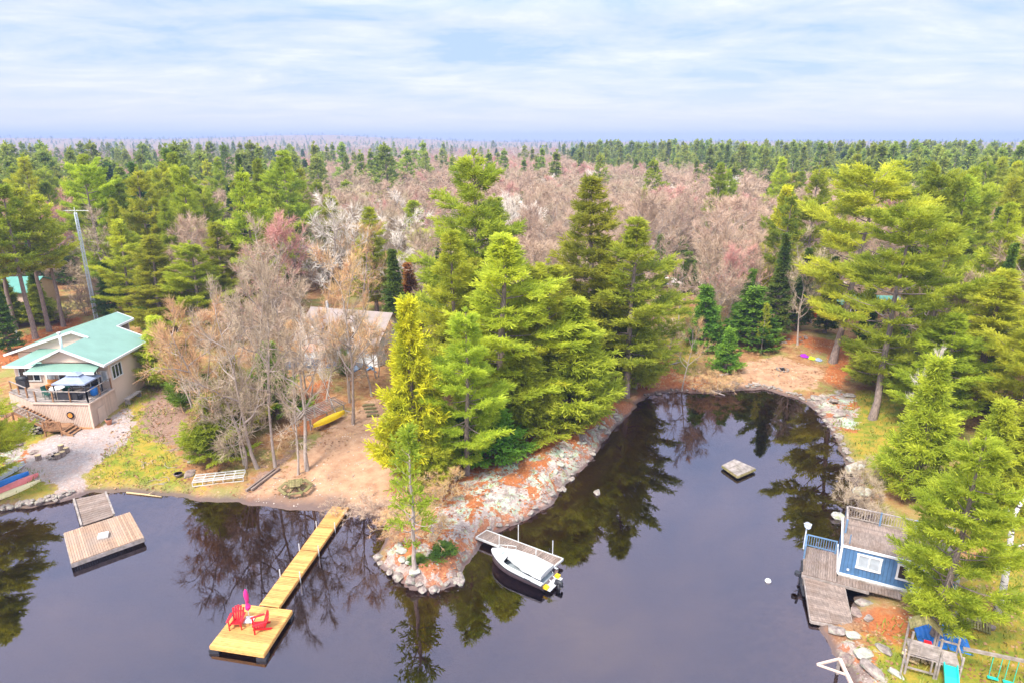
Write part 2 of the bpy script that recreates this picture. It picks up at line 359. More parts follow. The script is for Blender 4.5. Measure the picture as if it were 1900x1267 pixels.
M['slate'] = mat_plain('blue_grey_timber', (.13, .17, .23), .8, .2, .15, 4, island=.15)
def mat_rock(name, c1, c2, lich, orange=None, la=.5, sc=1.0):
    m, N, L, b = newmat(name, .92, .2); tc = N.new('ShaderNodeTexCoord')
    def noise(s, d=6, off=0):
        mp = N.new('ShaderNodeMapping'); mp.inputs['Location'].default_value = (off, off*2, off); L.new(tc.outputs['Object'], mp.inputs[0])
        n = N.new('ShaderNodeTexNoise'); n.inputs['Scale'].default_value = s*sc; n.inputs['Detail'].default_value = d; n.inputs['Roughness'].default_value = .65; L.new(mp.outputs[0], n.inputs[0]); return n.outputs[0]
    def ramp(f, a, b_, o=1.0):
        r = N.new('ShaderNodeMapRange'); L.new(f, r.inputs[0]); r.inputs[1].default_value = a; r.inputs[2].default_value = b_; r.inputs[4].default_value = o; return r.outputs[0]
    mx = N.new('ShaderNodeMixRGB'); L.new(ramp(noise(2.0), .38, .62), mx.inputs[0]); mx.inputs[1].default_value = (*c1, 1); mx.inputs[2].default_value = (*c2, 1)
    m2 = N.new('ShaderNodeMixRGB'); L.new(ramp(noise(1.3, 8, 5), .5, .6, la), m2.inputs[0]); L.new(mx.outputs[0], m2.inputs[1]); m2.inputs[2].default_value = (*lich, 1)
    L.new(m2.outputs[0], b.inputs['Base Color'])
    bp = N.new('ShaderNodeBump'); bp.inputs['Strength'].default_value = .7; bp.inputs['Distance'].default_value = .08; L.new(noise(5, 8), bp.inputs['Height']); L.new(bp.outputs[0], b.inputs['Normal'])
    return m
M['rock'] = mat_rock('granite_boulder', (.20, .155, .14), (.38, .31, .27), (.34, .38, .27))
M['rock_dark'] = mat_rock('dark_rock', (.17, .12, .11), (.34, .25, .21), (.36, .36, .24), la=.4)
M['rock_lichen'] = mat_rock('lichen_rock', (.32, .30, .26), (.48, .47, .41), (.38, .43, .20), la=.7)
# ------------------------------------------------------------------ ground
def axis(lo, hi, f0, f1, step, grow=1.09):
    a = list(np.arange(f0, f1+1e-6, step)); s = step; x = f1
    while x < hi: s *= grow; x += s; a.append(x)
    s = step; x = f0; b = []
    while x > lo: s *= grow; x -= s; b.append(x)
    return np.array(b[::-1]+a)
gx = axis(-4400, 4400, -52, 46, .3); gy = axis(-300, 4900, 20, 74, .3)
XX, YY = np.meshgrid(gx, gy); nx, ny = len(gx), len(gy)
ZZ = hgt(XX, YY)
idx = np.arange(nx*ny).reshape(ny, nx)
FF = np.stack([idx[:-1, :-1], idx[:-1, 1:], idx[1:, 1:], idx[1:, :-1]], -1).reshape(-1, 4)
VV = np.stack([XX, YY, ZZ], -1).reshape(-1, 3)
SAND = [pix((462, 912), (500, 880), (560, 845), (620, 800), (700, 755), (760, 745), (770, 800), (735, 850), (735, 945), (700, 955), (650, 953), (600, 948), (520, 948), (478, 938), h=.6),
        pix((1350, 700), (1390, 672), (1450, 664), (1530, 688), (1510, 712), (1440, 720), (1380, 710), h=.9)]
NEED = [pix((815, 905), (900, 840), (1000, 790), (1080, 765), (1180, 730), (1210, 690), (1180, 755), (1120, 790), (1090, 810), (1010, 850), (960, 870), (880, 905), (820, 940), h=1.2),
        pix((1180, 745), (1200, 640), (1260, 690), (1330, 700), (1300, 722), (1215, 730), h=.8),
        pix((1400, 640), (1430, 625), (1560, 640), (1590, 680), (1560, 715), (1530, 700), (1540, 660), (1470, 645), h=1),
        pix((-50, 640), (60, 610), (150, 590), (160, 640), (-40, 690), h=1.8),
        pix((560, 730), (610, 720), (610, 760), (560, 800), h=1.5),
        pix((1590, 1110), (1690, 1120), (1720, 1160), (1660, 1175), (1600, 1145), h=1.2)]
GRASS = [pix((150, 900), (170, 860), (240, 800), (225, 740), (270, 700), (340, 700), (350, 760), (300, 800), (330, 850), (360, 900), (345, 918), (230, 912), h=.9),
         pix((0, 925), (-60, 900), (40, 870), (100, 880), (95, 912), h=.6), pix((30, 800), (110, 790), (60, 830), (20, 850), h=1),
         pix((1545, 770), (1600, 720), (1680, 740), (1700, 800), (1680, 900), (1610, 900), (1580, 840), h=.9),
         pix((1600, 1180), (1640, 1130), (1800, 1120), (1840, 900), (1960, 820), (2100, 1000), (2000, 1400), (1600, 1400), (1560, 1230), (1530, 1180), h=1.2),
         pix((1210, 650), (1260, 560), (1300, 600), (1290, 690), (1230, 690), h=1)]
ROCK = [pix((800, 960), (850, 905), (900, 870), (960, 845), (1010, 860), (1060, 800), (1100, 795), (1150, 755), (1180, 750), (1150, 800), (1110, 845), (1060, 900), (1020, 945), (960, 980), (915, 992), (895, 1010), (860, 1060), (845, 1095),
             (755, 1095), (690, 1045), (712, 1010), (730, 985), h=1.0),
        pix((1500, 735), (1560, 725), (1592, 745), (1590, 800), (1545, 790), (1520, 770), h=.6),
        pix((1560, 900), (1580, 850), (1600, 880), (1630, 960), (1600, 990), h=.5),
        pix((1540, 1200), (1560, 1170), (1600, 1190), (1650, 1250), (1640, 1300), (1580, 1300), h=.6),
        pix((-40, 800), (30, 800), (50, 840), (20, 870), (-40, 870), h=1)]
PATH = [pix((40, 885), (20, 860), (60, 830), (120, 805), (180, 800), (235, 765), (250, 790), (235, 820), (190, 850), (150, 875), (170, 915), (120, 930), (85, 925), (110, 890), h=.9)]
MUD = [pix((290, 720), (340, 700), (380, 760), (360, 850), (330, 830), (260, 790), h=1.2), pix((470, 880), (560, 830), (600, 800), (520, 860), (480, 940), (450, 940), h=.7)]
XL, YL = XX.ravel(), YY.ravel()
near = (XL > -60) & (XL < 60) & (YL > 8) & (YL < 120)
def mask(polys, soft):
    r = np.full(len(XL), -1.0); best = np.full(near.sum(), -1.0)
    for p in polys: best = np.maximum(best, np.clip(sdist(XL[near], YL[near], p)/soft, -1, 1))
    r[near] = best; return r
shore_d = -sdist(XL, YL, SHORE)
def mat_ground():
    m, N, L, b = newmat('ground', .95, .1)
    tc = N.new('ShaderNodeTexCoord'); P0 = tc.outputs['Object']
    def noise(s, d=6, r=.6, dist=0.0):
        n = N.new('ShaderNodeTexNoise'); n.inputs['Scale'].default_value = s; n.inputs['Detail'].default_value = d; n.inputs['Roughness'].default_value = r; n.inputs['Distortion'].default_value = dist; L.new(P0, n.inputs[0]); return n.outputs[0]
    def mr(f, a, b_, c=0.0, d=1.0):
        r = N.new('ShaderNodeMapRange'); L.new(f, r.inputs[0]); r.inputs[1].default_value = a; r.inputs[2].default_value = b_; r.inputs[3].default_value = c; r.inputs[4].default_value = d; return r.outputs[0]
    def mix(f, a, c):
        x = N.new('ShaderNodeMixRGB'); L.new(f, x.inputs[0]) if not isinstance(f, float) else setattr(x.inputs[0], 'default_value', f)
        for i, q in ((1, a), (2, c)):
            if isinstance(q, tuple): x.inputs[i].default_value = (*q, 1)
            else: L.new(q, x.inputs[i])
        return x.outputs[0]
    def ma(op, a, c):
        x = N.new('ShaderNodeMath'); x.operation = op
        for i, q in enumerate((a, c)):
            if isinstance(q, (int, float)): x.inputs[i].default_value = q
            else: L.new(q, x.inputs[i])
        return x.outputs[0]
    n_big = noise(.25); n_mid = noise(1.1, 7, .65); n_fine = noise(7, 6, .7); n_vf = noise(22, 4, .7)
    def att(nm): a = N.new('ShaderNodeAttribute'); a.attribute_name = nm; return a.outputs['Fac']
    def cov(nm, edge=.12, amp=1.5):
        return mr(ma('ADD', att(nm), ma('MULTIPLY', ma('SUBTRACT', n_mid, .5), amp*2)), -edge, edge)
    litter = mix(mr(n_mid, .4, .62), (.27, .12, .05), (.40, .225, .10))
    litter = mix(mr(n_big, .46, .6, 0, .75), litter, (.22, .24, .055))
    litter = mix(mr(n_fine, .56, .66, 0, .7), litter, (.45, .31, .20)); litter = mix(mr(n_vf, .56, .68, 0, .6), litter, (.12, .065, .04))
    sand = mix(mr(n_mid, .35, .65), (.35, .19, .11), (.50, .305, .185)); sand = mix(mr(n_fine, .58, .7, 0, .45), sand, (.25, .14, .085))
    sand = mix(mr(noise(2.4, 6, .7), .55, .66, 0, .5), sand, (.30, .17, .10))
    need = mix(mr(n_fine, .35, .62), (.30, .085, .03), (.44, .15, .05)); need = mix(mr(n_vf, .58, .68, 0, .8), need, (.20, .06, .03))
    need = mix(mr(n_mid, .55, .68, 0, .6), need, (.30, .17, .08))
    grass = mix(mr(n_mid, .42, .58), (.17, .20, .02), (.35, .235, .035)); grass = mix(mr(n_fine, .5, .66, 0, .6), grass, (.25, .27, .04)); grass = mix(mr(n_vf, .56, .7, 0, .5), grass, (.22, .13, .06))
    mud = mix(mr(n_fine, .4, .62), (.20, .12, .085), (.34, .21, .15))
    stone = mix(mr(n_mid, .38, .6), (.36, .30, .28), (.36, .25, .21)); stone = mix(mr(n_fine, .5, .62, 0, .7), stone, (.48, .42, .38))
    vo = N.new('ShaderNodeTexVoronoi'); vo.feature = 'DISTANCE_TO_EDGE'; vo.inputs['Scale'].default_value = 1.7
    dm = N.new('ShaderNodeVectorMath'); dm.operation = 'ADD'; nn = N.new('ShaderNodeTexNoise'); nn.inputs['Scale'].default_value = 1.3; L.new(P0, nn.inputs[0]); L.new(P0, dm.inputs[0]); L.new(nn.outputs['Color'], dm.inputs[1]); L.new(dm.outputs[0], vo.inputs[0])
    stone = mix(mr(vo.outputs[0], .02, .06, .75, 0), stone, (.27, .23, .22))
    # outcrop: pink granite, pale quartz, mint lichen, moss and needle filled hollows
    rk = mix(mr(n_mid, .38, .6), (.20, .145, .13), (.48, .39, .345)); rk = mix(mr(n_fine, .52, .64, 0, .7), rk, (.58, .51, .45))
    rk = mix(mr(noise(.8, 8, .7, .2), .50, .58, 0, .9), rk, (.42, .53, .39)); rk = mix(mr(noise(1.6, 8, .75, .1), .56, .62, 0, .85), rk, (.27, .26, .07))
    rk = mix(mr(n_vf, .55, .64, 0, .7), rk, (.16, .15, .12))
    rk = mix(mr(noise(.55, 9, .72, .35),   .512, .537, 0, 1), rk, need)
    v2 = N.new('ShaderNodeTexVoronoi'); v2.feature = 'DISTANCE_TO_EDGE'; v2.inputs['Scale'].default_value = .42; L.new(dm.outputs[0], v2.inputs[0])
    rk = mix(mr(v2.outputs[0], 0.0, .018, .85, 0), rk, (.16, .10, .08))
    c = litter
    for nm, q in (('grass', grass), ('mud', mud), ('needles', need), ('sand', sand), ('stone', stone), ('rock', rk)):
        c = mix(cov(nm), c, q)
    # damp rim above the waterline and the silty lake bed under it, painted darker with depth for the light that water absorbs
    sp = N.new('ShaderNodeSeparateXYZ'); L.new(P0, sp.inputs[0]); z = sp.outputs[2]
    c = mix(mr(att('shore'), .15, 1.3, .5, 0), c, mix(mr(n_fine, .4, .6), (.16, .09, .07), (.30, .20, .16)))
    c = mix(mr(ma('ADD', z, ma('MULTIPLY', n_mid, -.25)), -.02, .14, .85, 0), c, (.12, .085, .08))
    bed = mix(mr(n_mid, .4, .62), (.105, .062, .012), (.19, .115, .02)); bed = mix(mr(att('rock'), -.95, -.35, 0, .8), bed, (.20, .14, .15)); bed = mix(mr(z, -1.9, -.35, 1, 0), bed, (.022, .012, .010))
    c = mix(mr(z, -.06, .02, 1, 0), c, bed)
    L.new(c, b.inputs['Base Color'])
    bp = N.new('ShaderNodeBump'); bp.inputs['Strength'].default_value = .55; bp.inputs['Distance'].default_value = .12
    L.new(ma('ADD', ma('MULTIPLY', n_fine, .6), n_mid), bp.inputs['Height']); L.new(bp.outputs[0], b.inputs['Normal'])
    return m
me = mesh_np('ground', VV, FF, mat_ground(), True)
for nm, pl, sf in (('sand', SAND, 1.6), ('needles', NEED, 1.6), ('grass', GRASS, 2.2), ('rock', ROCK, 1.1), ('stone', PATH, .7), ('mud', MUD, 1.4)):
    a = me.attributes.new(nm, 'FLOAT', 'POINT'); a.data.foreach_set('value', mask(pl, sf).astype(np.float32))
a = me.attributes.new('shore', 'FLOAT', 'POINT'); a.data.foreach_set('value', np.clip(shore_d, -3, 5).astype(np.float32))
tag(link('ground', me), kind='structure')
# water
m, N, L, b = newmat('lake_water', .02, .5); N.remove(b)
o_ = N['Material Output']; gl = N.new('ShaderNodeBsdfGlossy'); gl.inputs['Roughness'].default_value = .0; gl.inputs[0].default_value = (1, .86, 1, 1)
tr = N.new('ShaderNodeBsdfTransparent'); tr.inputs[0].default_value = (.80, .62, .36, 1)
fr = N.new('ShaderNodeFresnel'); fr.inputs[0].default_value = 2.0
mx = N.new('ShaderNodeMixShader'); L.new(fr.outputs[0], mx.inputs[0]); L.new(tr.outputs[0], mx.inputs[1]); L.new(gl.outputs[0], mx.inputs[2]); L.new(mx.outputs[0], o_.inputs[0])
tc = N.new('ShaderNodeTexCoord'); nn = N.new('ShaderNodeTexNoise'); nn.inputs['Scale'].default_value = 1.1; nn.inputs['Detail'].default_value = 3; L.new(tc.outputs['Object'], nn.inputs[0])
bp = N.new('ShaderNodeBump'); bp.inputs['Strength'].default_value = .03; bp.inputs['Distance'].default_value = .03; L.new(nn.outputs[0], bp.inputs['Height']); L.new(bp.outputs[0], gl.inputs['Normal']); L.new(bp.outputs[0], fr.inputs['Normal'])
M['water'] = m
tag(link('lake_water', mesh_np('lake_water', [(-130, -80, 0), (60, -80, 0), (60, 76, 0), (-130, 76, 0)], [(0, 1, 2, 3)], m)), kind='structure')

# ------------------------------------------------------------------ trees
def norm(a): return a/(np.linalg.norm(a, axis=-1, keepdims=True)+1e-9)
def tufts(Pn, D, rng, k=7, ln=.5, wd=.09, spread=.75, lift=.25):
    """needle plumes: k slim blades fanned round each direction D"""
    n = len(Pn); d = D[:, None, :]+rng.normal(0, spread, (n, k, 3)); d[..., 2] += lift; d = norm(d)
    l = ln*rng.uniform(.6, 1.25, (n, k, 1)); side = norm(np.cross(d, rng.normal(0, 1, (n, k, 3))))
    p = Pn[:, None, :]+rng.normal(0, .05, (n, k, 3))
    a = p-side*wd*.35; b_ = p+side*wd*.35; c = p+d*l+side*wd*.55; e = p+d*l*.95-side*wd*.55
    V = np.stack([a, b_, c, e], 2).reshape(-1, 3); F = np.arange(n*k*4).reshape(-1, 4)
    return V, F
def tubes(paths, rads, n=4):
    """paths (m, s, 3), rads (m, s) -> merged tubes"""
    paths = np.asarray(paths, float); rads = np.asarray(rads, float); m, s, _ = paths.shape
    t = np.gradient(paths, axis=1); t = norm(t); ref = np.where(np.abs(t[..., 2:3]) > .9, np.array([1., 0, 0]), np.array([0, 0, 1.]))
    a = norm(np.cross(t, ref)); b_ = np.cross(t, a)
    an = np.arange(n)*2*np.pi/n
    ring = paths[:, :, None, :]+(a[:, :, None, :]*np.cos(an)[None, None, :, None]+b_[:, :, None, :]*np.sin(an)[None, None, :, None])*rads[:, :, None, None]
    V = ring.reshape(-1, 3); base = (np.arange(m)*s*n)[:, None, None]+(np.arange(s-1)*n)[None, :, None]
    k = np.arange(n)[None, None, :]; k2 = (k+1) % n
    F = np.stack([base+k, base+k2, base+k2+n, base+k+n], -1).reshape(-1, 4)
    return V, F
def cat(parts):
    V = []; F = []; o = 0
    for v, f in parts: V.append(v); F.append(f+o); o += len(v)
    return np.concatenate(V), np.concatenate(F)
def gen_pine(seed, H=20., Rr=4., base=.25, whorl=.62, per=5, prof='pine', e0=0, e1=48, curl=.25, k=7, ln=.5, wd=.10, sub=8, dens=1.0, dead=.1, lean=0., keep=1.0, lift=.35, trunk_r=.24, flat=.5, pexp=.78):
    rng = np.random.default_rng(seed); t_n = 12
    tz = np.linspace(0, 1, t_n); wob = np.cumsum(rng.normal(0, .05, (t_n, 2)), 0)
    tp = np.stack([wob[:, 0]+lean*H*tz, wob[:, 1], tz*H], 1); tp[0, :2] = 0; tp[0, 2] = -.4
    tr_ = trunk_r*(1-tz)**.8+.03; tr_[0] *= 1.35
    tv = [tubes(tp[None], tr_[None], 8)]
    def tr_at(z): f = z/H; return np.array([np.interp(f, tz, tp[:, 0]), np.interp(f, tz, tp[:, 1]), z])
    bp = []; br = []; TP = []; TD = []
    sect = rng.uniform(.65, 1.15, 6)
    z = H*base
    while z < H*.985:
        f = (z/H-base)/(1-base)
        if prof == 'pine': R_ = Rr*min(1, (1-f)**pexp*1.02)*(.6+.4*min(1, f/.2))*rng.uniform(.72, 1.15)
        elif prof == 'cone': R_ = Rr*(1-f)**.85
        elif prof == 'flat': R_ = Rr*(.45+.55*math.sin(min(1, f*1.25)*math.pi*.5))*(1-max(0, f-.55)/.45*.62)
        else: R_ = Rr*(1-f)**1.1*(.8+.2*min(1, f/.1))
        npw = max(3, int(per*(1 if f < .8 else .8)))
        a0 = rng.uniform(0, 6.28)
        for q in range(npw):
            if rng.random() > keep: continue
            az = a0+q*6.283/npw+rng.uniform(-.35, .35); Lb = R_*rng.uniform(.55, 1.15)*sect[int((az % 6.283)/6.2832*6) % 6]
            if rng.random() < .12: Lb *= 1.25
            if f > .93: Lb = max(Lb, .35 if prof != 'spruce' else .12)
            el = R(e0+(e1-e0)*f**1.6+rng.uniform(-9, 9)); zz = z+rng.uniform(-.25, .25)
            s = np.linspace(0, 1, 6); h = np.array([math.cos(az), math.sin(az), 0])
            pth = tr_at(zz)+np.outer(s*Lb*math.cos(el), h); pth[:, 2] += s*Lb*math.sin(el)+curl*Lb*(s**2.2)-.06*Lb*np.sin(s*math.pi)
            bp.append(pth); br.append(np.linspace(.025+.016*Lb, .008, 6))
            if rng.random() < dead*(1-f): continue
            sd = np.array([-h[1], h[0], 0])
            ns = max(3, int(sub*(.4+.6*Lb/Rr))); s0_ = .42 if Lb > Rr*.5 else .25
            for j in range(ns):
                sj = s0_+(1-s0_)*(j+rng.uniform(0, 1))/ns
                o = np.array([np.interp(sj, s, pth[:, c_]) for c_ in range(3)])
                sg = 1 if j % 2 else -1
                bl = (.16+.34*(1-sj)+.12)*Lb*rng.uniform(.7, 1.2)+.15
                bd = norm(h*.75+sd*sg*rng.uniform(.5, 1.1)+np.array([0, 0, rng.uniform(-.05, .3)]))
                nt_ = max(2, int(bl/.30*dens))
                u = (np.arange(nt_)+rng.uniform(.2, .9, nt_))/nt_
                pp = o+np.outer(u*bl, bd); pp[:, 2] += .18*bl*u**2+rng.normal(0, .05, nt_)
                TP.append(pp); TD.append(np.tile(norm(bd*(1-flat*.4)+h*.4), (nt_, 1)))
            nt_ = max(2, int(Lb*.5/.3*dens)); u = np.linspace(.55, 1, nt_)
            pp = np.stack([np.interp(u, s, pth[:, c_]) for c_ in range(3)], 1); TP.append(pp); TD.append(np.tile(norm(h+np.array([0, 0, .35])), (nt_, 1)))
        z += whorl*rng.uniform(.7, 1.3)*(1 if f < .8 else .7)
    TP.append(np.array([[tp[-1, 0], tp[-1, 1], H-.1]]*3)); TD.append(np.array([[0, 0, 1.]]*3))
    tv.append(tubes(bp, br, 3))
    TP = np.concatenate(TP); TD = np.concatenate(TD)
    cv = tufts(TP, TD, rng, k, ln, wd, .6, lift)
    return cat(tv), cv
def gen_bare(seed, H=15., Rr=5., fork=.3, lim=8, r0=.17, twl=.9, tww=.03, nlim=(4, 4, 3), tw=4, up=.25, gap=1.0, stems=1):
    rng = np.random.default_rng(seed); tv = []; TP = []; TD = []
    lv = {0: ([], []), 1: ([], []), 2: ([], []), 3: ([], [])}
    def path(p, d, Ln, bend, n=6, upw=.1):
        q = [p]; d = norm(d)
        for i in range(n-1):
            d = norm(d+rng.normal(0, bend, 3)*1.25+np.array([0, 0, upw*.55])); q.append(q[-1]+d*Ln/(n-1))
        return np.array(q), d
    def add(l, q, r_a, r_b): lv[l][0].append(q); lv[l][1].append(np.linspace(r_a, r_b, len(q)))
    def at_(q, s): return np.array([np.interp(s, np.linspace(0, 1, len(q)), q[:, c_]) for c_ in range(3)])
    for st in range(stems):
        a = rng.uniform(0, 6.28); ln_ = rng.uniform(.05, .2) if stems == 1 else rng.uniform(.2, .4)
        q, d = path(np.array([0, 0, -.3]) if stems == 1 else np.array([math.cos(a)*.3, math.sin(a)*.3, -.3]), np.array([math.cos(a)*ln_, math.sin(a)*ln_, 1.]), H*.86, .07, 9, .08)
        lv.setdefault(9, ([], [])); lv[9][0].append(q); rr = r0*(np.linspace(1, .12, 9)); rr[0] *= 1.3; lv[9][1].append(rr)
        for i in range(lim):
            s = fork+(1-fork)*(i+rng.uniform(0, .9))/lim; o = at_(q, s); az = i*2.4+rng.uniform(-.5, .5)
            f = (s-fork)/(1-fork); Lb = (Rr*1.1*(1-.55*f))*rng.uniform(.75, 1.15)
            q1, d1 = path(o, np.array([math.cos(az), math.sin(az), up+.5*f]), Lb, .13, 6, .10); ra = r0*.5*(1-.6*f); add(0, q1, ra, ra*.25)
            for j in range(nlim[0]):
                s1 = .25+.75*(j+rng.uniform(.2, .9))/nlim[0]; o1 = at_(q1, s1); dd = norm(q1[-1]-q1[0]); dv = norm(dd+rng.normal(0, .6, 3)+np.array([0, 0, .25]))
                q2, d2 = path(o1, dv, Lb*rng.uniform(.3, .55), .15, 5, .07); add(1, q2, ra*.38, ra*.12)
                for k in range(nlim[1]):
                    s2 = .2+.8*(k+rng.uniform(.2, .9))/nlim[1]; o2 = at_(q2, s2); dv = norm(norm(q2[-1]-q2[0])+rng.normal(0, .6, 3)+np.array([0, 0, .2]))
                    l3 = Lb*rng.uniform(.16, .3); q3, d3 = path(o2, dv, l3, .12, 4, .05); add(2, q3, .022, .012)
                    for t in range(nlim[2]):
                        s3 = (t+1)/nlim[2]; o3 = at_(q3, s3)
                        for _ in range(tw):
                            if rng.random() > gap: continue
                            TP.append(o3); TD.append(norm(norm(q3[-1]-q3[0])+rng.normal(0, .55, 3)+np.array([0, 0, .25])))
    parts = [tubes(lv[9][0], lv[9][1], 7)]
    for l, n in ((0, 5), (1, 4), (2, 3)):
        if lv[l][0]: parts.append(tubes(lv[l][0], lv[l][1], n))
    TP = np.array(TP); TD = np.array(TD); n = len(TP); l = twl*rng.uniform(.5, 1.2, (n, 1)); side = norm(np.cross(TD, rng.normal(0, 1, (n, 3))))*tww/2
    md = TP+TD*l*.5+rng.normal(0, .05, (n, 3)); en = TP+TD*l
    V = np.stack([TP-side, TP+side, md+side*.8, md-side*.8], 1).reshape(-1, 3); F = np.arange(n*4).reshape(-1, 4)
    V2 = np.stack([md-side*.8, md+side*.8, en+side*.35, en-side*.35], 1).reshape(-1, 3)
    side2 = norm(np.cross(TD, rng.normal(0, 1, (n, 3))))*tww/2; br_ = md+norm(TD+rng.normal(0, .5, (n, 3)))*l*.5
    V3 = np.stack([md-side2*.7, md+side2*.7, br_+side2*.3, br_-side2*.3], 1).reshape(-1, 3)
    return cat(parts), cat([(V, F), (V2, F.copy()), (V3, F.copy())])
LIB = {}
def reg(kind, i, geo, H, Rr, mt, mc):
    (tv, tf), (cv, cf) = geo
    LIB.setdefault(kind, []).append((mesh_np('%s_trunk' % kind, tv, tf, mt, True), mesh_np('%s_crown' % kind, cv, cf, mc, False), H, Rr))
for i in range(3): reg('pine', i, gen_pine(10+i, 20, 4.4, .14, .95, 5, 'pine', -2, 46, .24, dens=1.5, sub=13, dead=.10, k=13, wd=.048, ln=.46, lift=.5, flat=.8, keep=.9, pexp=(.85, .55, .72)[i]), 20, 4.2, M['bark'], M['pine'])
for i in range(2): reg('open', i, gen_pine(20+i, 20, 5.4, .24, 1.25, 5, 'flat', 2, 38, .10, sub=15, dead=.2, keep=.78, dens=1.5, lift=.5, flat=1, k=13, wd=.05, ln=.46), 20, 5.2, M['bark'], M['pine'])
for i in range(3): reg('tall', i, gen_pine(30+i, 20, 3.3, .46, .8, 5, 'pine', 0, 45, .2, sub=10, dead=.2, keep=.8, dens=1.2, k=9, wd=.075), 20, 3.3, M['bark'], M['pine'])
for i in range(2): reg('young', i, gen_pine(40+i, 10, 2.6, .06, .42, 6, 'cone', 18, 58, .22, sub=9, dens=1.3, dead=.02, ln=.40, k=11, wd=.05, trunk_r=.13), 10, 2.6, M['bark'], M['pine'])
for i in range(2): reg('spruce', i, gen_pine(50+i, 16, 2.1, .10, .36, 7, 'spruce', -14, 20, .12, sub=7, dead=.05, ln=.26, wd=.08, lift=.05, dens=1.0, trunk_r=.18), 16, 2.1, M['bark'], M['spruce'])
reg('sparse', 0, gen_pine(61, 9, 2.4, .22, .5, 4, 'pine', 8, 48, .15, sub=5, dead=.5, keep=.75, dens=.7, k=6, ln=.4, wd=.07, trunk_r=.12), 9, 2.4, M['bark_grey'], M['pine'])
for i in range(2): reg('fir', i, gen_pine(70+i, 6, 1.7, .04, .30, 6, 'cone', 5, 50, .15, sub=7, ln=.28, wd=.07, dead=0, dens=1.2, trunk_r=.09, lift=.15), 6, 1.7, M['bark'], M['fir'])
for i in range(3): reg('bare', i, gen_bare(80+i, 15, 4.6, .30, 10, .21, tww=.028), 15, 4.6, M['bark_grey'], M['twig_grey'])
for i in range(2): reg('vase', i, gen_bare(90+i, 13, 5.0, .22, 11, .17, up=.95, nlim=(5, 4, 4)), 13, 5.0, M['bark_grey'], M['twig_pink'])
reg('clump', 0, gen_bare(95, 11, 3.4, .25, 6, .13, stems=3, nlim=(4, 3, 4), tw=4), 11, 3.4, M['bark_grey'], M['twig_grey'])
reg('brush', 0, gen_bare(97, 4, 1.6, .12, 5, .04, stems=4, nlim=(3, 3, 3), tw=3, twl=.5, tww=.022), 4, 1.6, M['bark_grey'], M['twig_grey'])
# light versions for the distance
for i in range(3): reg('farpine', i, gen_pine(110+i, 20, 4.6, .2, 1.15, 5, 'pine', 0, 40, .2, sub=6, k=5, ln=.75, wd=.22, dens=.6, dead=.05, pexp=(1.1, .8, 1.3)[i], keep=.85), 20, 3.9, M['bark'], M['pine_far'])
for i in range(2): reg('farspruce', i, gen_pine(120+i, 16, 2.5, .10, .65, 5, 'spruce', -10, 20, .12, sub=4, k=5, ln=.45, wd=.2, dens=.6), 16, 2.3, M['bark'], M['pine_far'])
for i in range(3): reg('farbare', i, gen_bare(130+i, 14, 4.2, .28, 8, .15, tww=.055, twl=1.1, nlim=(4, 3, 3), tw=4, up=.7), 14, 4.2, M['bark_grey'], M['twig_pink'])
PARENT_NAMES = {'pine': 'pine_tree', 'open': 'pine_tree', 'tall': 'pine_tree', 'young': 'pine_tree', 'spruce': 'spruce_tree', 'sparse': 'pine_tree', 'fir': 'fir_tree', 'bare': 'bare_tree', 'vase': 'bare_tree', 'clump': 'bare_tree', 'brush': 'bare_shrub',
    'farpine': 'pine_tree', 'farspruce': 'spruce_tree', 'farbare': 'bare_tree'}
TREES = []
_rt = random.Random(5)
def tree(kind, p, h, rad, label, var=0, crown=None, bark=None, lean=(0, 0), group=None, rz=None, parts=True, category=None):
    tm, cm, H0, R0 = LIB[kind][var % len(LIB[kind])]
    nm = PARENT_NAMES[kind]
    t = thing(nm, label, category or ('shrub' if nm == 'bare_shrub' else 'tree'), p, _rt.uniform(0, 6.28) if rz is None else rz, group)
    t.scale = (rad/R0, rad/R0, h/H0*(.955 if nm in ('pine_tree', 'spruce_tree') else 1)); t.rotation_mode = 'XYZ'
    if lean != (0, 0):
        t.rotation_mode = 'QUATERNION'
        q = Matrix.Rotation(t.rotation_euler.z, 3, 'Z').to_quaternion(); ax = Vector((-lean[1], lean[0], 0)); 
        from mathutils import Quaternion
        t.rotation_quaternion = Quaternion(ax.normalized(), ax.length) @ q
    for me_, n_, mt in ((tm, 'trunk', bark), (cm, 'crown', crown)):
        o = link(n_, me_, t)
        if mt: o.material_slots[0].link = 'OBJECT'; o.material_slots[0].material = M[mt]
    TREES.append((p.x, p.y, rad)); return t
def hero(kind, bx, by, ty, wpx, label, **k):
    """base pixel, top pixel row and crown width in pixels of one tree seen in the photograph"""
    p = at(bx, by); h = top_h(p, ty); mid = P(p.x, p.y, p.z+h*.5)[2]
    return tree(kind, p, h, wpx/2/CF*mid*(1.24 if kind in ('pine', 'open', 'young', 'spruce', 'fir') else 1.08), label, **k)
